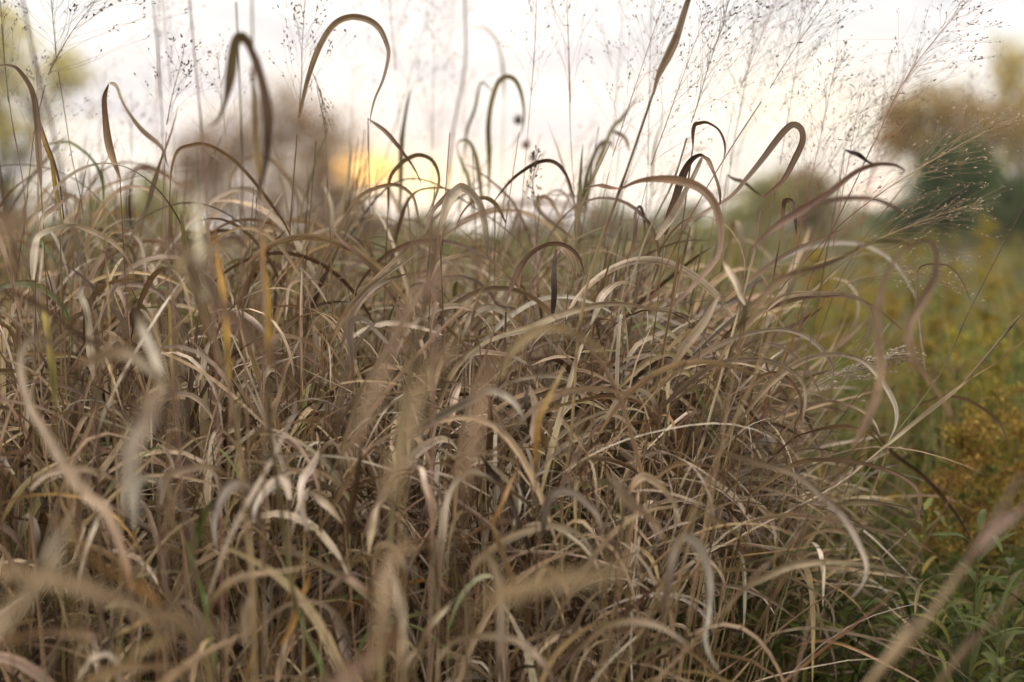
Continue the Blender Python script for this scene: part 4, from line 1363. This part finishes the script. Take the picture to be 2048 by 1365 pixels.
# leafy forbs in the bottom right corner
for (px, py, d, lab) in [(1960, 1060, 1.55, 'upright green leafy weed in the bottom right corner, tallest there'),
                         (2020, 1130, 1.5, 'green leafy weed cut by the photo right edge near the bottom'),
                         (2000, 1230, 1.4, 'lowest green leafy weed with drooping pointed leaves in the corner'),
                         (1700, 1010, 1.95, 'yellow-green leafy weed behind the orange part of the bowed stalk'),
                         (1640, 960, 2.0, 'yellow-green weed under the sickle-shaped leaf'),
                         (1760, 960, 2.0, 'yellow-green weed between bowed stalk and dark slanting leaf'),
                         (1850, 1020, 1.9, 'small yellowing weed crossed by the dark slanting leaf'),
                         (1560, 1060, 1.9, 'green weed peeping below the long shallow grey arch')]:
    tip = at(px, py, d)
    base = np.array([tip[0] - .02, tip[1] + .03, 0.])
    root = empty('leafy_weed', base); tag(root, lab, 'weed', 'leafy green weeds')
    ms, ml = MB(), MB()
    s = np.linspace(0, 1, 8)[None, :, None]
    P = base * (1 - s) + tip * s
    tubes(ms, P, np.linspace(.0028, .001, 8)[None], np.broadcast_to(np.array((.16, .17, .06)), (1, 8, 3)), K=6)
    nl = 46
    t = np.linspace(.3, 1, nl)
    c = np.array((.11, .135, .035)) if px > 1900 else np.array((.24, .25, .05))
    grow_leaves(ml, base + (tip - base) * t[:, None], np.arange(nl) * 2.4 + rng.normal(0, .2, nl), np.radians(rng.uniform(35, 70, nl)), np.radians(rng.uniform(20, 80, nl)),
                rng.uniform(.035, .075, nl), rng.uniform(.005, .010, nl), c * rng.uniform(.7, 1.2, (nl, 1)) * np.where(rng.random((nl, 1)) < .15, [2.0, 1.2, 1.2], [1, 1, 1]), c * rng.uniform(.8, 1.5, (nl, 1)), rng.normal(0, .2, nl), rng.normal(0, .3, nl), rng.normal(0, .2, nl), S=9, K=5)
    ms.build('stem', M_STEM, root)
    o = ml.build('leaves', M_GREEN, root)
    tag(o, kind='stuff')

# ------------------------------------------------------------------ trees
def tree(label, d, blobs, col, n_leaf, size, trunk=None, bark=(.10, .08, .06), name='tree', dens=1.0, hole=.48):
    bx = np.mean([b[0] for b in blobs]) if trunk is None else trunk
    base = at(bx, 455, d); base[2] = 0
    root = empty(name, base)
    tag(root, label, 'tree' if name == 'tree' else 'shrub')
    k = d / F
    mt, ml = MB(), MB()
    cs = []
    for (px, py, rx, ry) in blobs:
        cs.append(at(px, py, d) + np.array([0, rng.uniform(-.5, .5) * rx * k, 0]))
    top = cs[int(np.argmax([c[2] for c in cs]))]
    th = max(top[2], 1.5)
    fork = base + np.array([0, 0, th * .3])
    s = np.linspace(0, 1, 8)[None, :, None]
    r0 = .018 * th + .05
    tubes(mt, base * (1 - s) + (fork * .4 + np.array([top[0], top[1], top[2]]) * .6) * s + np.sin(s * 5) * .02 * th * np.array([1, 0, 0]), np.linspace(r0, r0 * .25, 8)[None], np.broadcast_to(np.array(bark), (1, 8, 3)), K=7)
    tw = []
    allp, allr = [], []
    for c, (px, py, rx, ry) in zip(cs, blobs):
        R3 = np.array([rx * k, rx * k * .8, ry * k])
        q = np.array([base[0], base[1], min(max(th * .22, .4 * c[2]), c[2])])
        tubes(mt, q * (1 - s) + c * s + np.array([0, 0, .1 * R3[2]]) * np.sin(s * 3.1), np.linspace(r0 * .55, r0 * .1, 8)[None], np.broadcast_to(np.array(bark), (1, 8, 3)), K=5)
        nt = int(16 * dens) + 6
        for j in range(nt):
            e = c + unit(rng.normal(size=3) + [0, -.2, .3]) * R3 * rng.uniform(.5, 1.15)
            st = c * .8 + q * .2 + rng.normal(size=3) * R3 * .2
            tw.append(st * (1 - s[0]) + e * s[0] + rng.normal(size=3) * R3 * .06 * np.sin(s[0] * 5))
            allp.append(e); allr.append(R3)
    tw = np.array(tw)
    tubes(mt, tw, np.linspace(r0 * .12, r0 * .03, 8)[None] * np.ones((len(tw), 1)), np.broadcast_to(np.array(bark) * 1.2, (len(tw), 8, 3)), K=3)
    allp = np.array(allp); allr = np.array(allr)
    i = rng.integers(0, len(allp), n_leaf)
    sub = rng.normal(size=(n_leaf, 3)) * allr[i] * hole * rng.uniform(.3, 1, (n_leaf, 1))
    C = allp[i] + sub
    dr = unit(rng.normal(size=(n_leaf, 3)) + [0, 0, -.2])
    sz = size * rng.uniform(.6, 1.3, (n_leaf, 1))
    P = C[:, None] + dr[:, None] * (sz * np.array([0, .5, 1]))[..., None]
    sd = unit(np.cross(dr, rng.normal(size=(n_leaf, 3))))[:, None] + np.zeros((1, 3, 1))
    cc = np.array(col) * rng.uniform(.6, 1.4, (n_leaf, 1)) * (1 + .15 * np.sin(i)[:, None])
    ribbons(ml, P, sd, sz * np.array([.25, .6, .08]), cc[:, None] * np.ones((1, 3, 1)), K=2)
    mt.build('trunk', M_BARK, root); ml.build('crown', M_TREE, root)


tree('airy yellow-green tree cut by the photo left edge', 30, [(20, 130, 70, 70), (90, 190, 70, 60), (-40, 230, 80, 90), (60, 290, 80, 70), (120, 140, 40, 30), (10, 380, 110, 70), (-10, 60, 40, 50)],
     (.78, .70, .28), 2400, .14, trunk=10)
tree('low yellow-green shrub right of the airy yellow-green tree', 28, [(290, 400, 50, 40), (240, 430, 60, 40), (330, 440, 60, 35)], (.46, .44, .13), 1300, .13, name='shrub')
tree('grey-brown nearly bare round tree behind the feathery seed head', 48,
     [(560, 235, 65, 60), (470, 290, 75, 60), (640, 290, 75, 60), (400, 330, 55, 55), (540, 350, 110, 70), (655, 385, 55, 45), (430, 400, 90, 50), (600, 430, 110, 50)],
     (.42, .27, .12), 12000, .14, trunk=555, bark=(.26, .17, .09), dens=1.6)
tree('brown shrub low under the bright yellow sun gap', 46, [(745, 452, 50, 18), (680, 445, 55, 25)], (.34, .24, .15), 1200, .2, name='shrub', dens=1.5)
tree('faint brownish shrub low at the skyline in the middle', 60, [(1100, 452, 40, 20), (1190, 446, 34, 18), (1040, 458, 30, 14), (1240, 458, 30, 14)], (.36, .29, .17), 1300, .2, name='shrub')
tree('pale green tall shrub behind the strap leaf stalk', 34, [(1510, 420, 45, 50), (1470, 450, 50, 40), (1540, 400, 35, 40)], (.44, .42, .14), 1500, .15, name='shrub')
tree('grey-green shrub left of the white sky gap', 38, [(1600, 410, 60, 50), (1650, 440, 60, 40), (1570, 400, 40, 42), (1620, 380, 40, 35)], (.38, .32, .14), 2600, .17, name='shrub', dens=1.6)
tree('tan and yellow autumn tree above the dark green bush', 34, [(1850, 225, 60, 45), (1805, 235, 35, 35), (1920, 240, 70, 50), (1800, 280, 45, 40), (1990, 260, 60, 60), (2060, 240, 70, 80), (1880, 300, 70, 35)],
     (.56, .42, .14), 4600, .14, trunk=1965, bark=(.16, .12, .09), dens=1.2)
tree('tall pale yellow tree cut by the photo right edge', 44, [(2010, 140, 45, 45), (2060, 180, 60, 70), (2040, 300, 60, 70), (2080, 400, 60, 60)], (.75, .62, .24), 1500, .18, trunk=2045)
tree('dense dark green bush under the autumn tree', 30, [(1900, 360, 60, 55), (1860, 420, 60, 55), (1940, 420, 60, 50), (1960, 370, 40, 40), (1820, 450, 55, 35), (1990, 455, 80, 40), (1925, 325, 35, 35)],
     (.10, .16, .045), 7800, .17, trunk=1900, dens=1.8, name='shrub')
tree('mid-green bush at the right edge beside the dark green bush', 27, [(2050, 400, 50, 50), (2030, 450, 60, 40)], (.12, .16, .05), 2400, .15, name='shrub')

# a continuous low hedge line far off closes the horizon
mb = MB()
n = 16000
px = rng.uniform(-500, 2600, n); d = rng.uniform(60, 90, n)
hh = 1.2 + .9 * np.sin(px * .011) + .7 * np.sin(px * .037 + 1)
z = rng.random(n) * np.maximum(hh, .7)
C = np.stack([(px - 1024) / F * d, d, z], 1)
dr = unit(rng.normal(size=(n, 3))); sz = rng.uniform(.2, .5, (n, 1))
P = C[:, None] + dr[:, None] * (sz * np.array([0, .5, 1]))[..., None]
sd = unit(np.cross(dr, rng.normal(size=(n, 3))))[:, None] + np.zeros((1, 3, 1))
ribbons(mb, P, sd, sz * np.array([.3, .7, .1]), np.array((.26, .24, .11)) * rng.uniform(.5, 1.4, (n, 1, 1)) * np.ones((1, 3, 1)), K=2)
o = mb.build('distant_hedgerow', M_TREE); tag(o, 'far low hedgerow along the skyline', 'hedgerow', kind='stuff')

# ------------------------------------------------------------------ thin haze added to lift the far trees, mostly for lens flare
if HAZE:
    x0, x1, y0, y1, z0, z1 = -130, 130, -60, 130, -1.2, 16
    me = bpy.data.meshes.new('haze')
    me.from_pydata([(x, y, z) for z in (z0, z1) for y in (y0, y1) for x in (x0, x1)], [], [(0, 2, 3, 1), (4, 5, 7, 6), (0, 1, 5, 4), (2, 6, 7, 3), (0, 4, 6, 2), (1, 3, 7, 5)])
    hm = bpy.data.materials.new('flare_haze'); hm.use_nodes = True
    nt = hm.node_tree; nt.nodes.clear()
    ho = nt.nodes.new('ShaderNodeOutputMaterial'); pv = nt.nodes.new('ShaderNodeVolumePrincipled')
    pv.inputs['Color'].default_value = (.97, .97, .97, 1); pv.inputs['Density'].default_value = HAZE
    pv.inputs['Anisotropy'].default_value = .5
    nt.links.new(pv.outputs[0], ho.inputs['Volume'])
    me.materials.append(hm)
    o = bpy.data.objects.new('haze', me); COL.objects.link(o); tag(o, 'thin added haze over the meadow, mostly standing in for lens flare', 'haze', kind='stuff')

# ------------------------------------------------------------------ ground
mb = MB()
xs = np.linspace(-1, 1, 61); xs = np.sign(xs) * np.abs(xs) ** 3 * 128
ys = np.linspace(-1, 1, 61); ys = np.sign(ys) * np.abs(ys) ** 3 * 93 + 34.5
X, Y = np.meshgrid(xs, ys, indexing='ij')
Z = .01 * np.sin(X * 3) * np.cos(Y * 2.3) - .012
mb.grid(np.stack([X, Y, Z], -1)[None], np.array([.1, .08, .05]))
o = mb.build('ground', ground_mat()); tag(o, 'brown meadow soil under the grass', kind='structure')
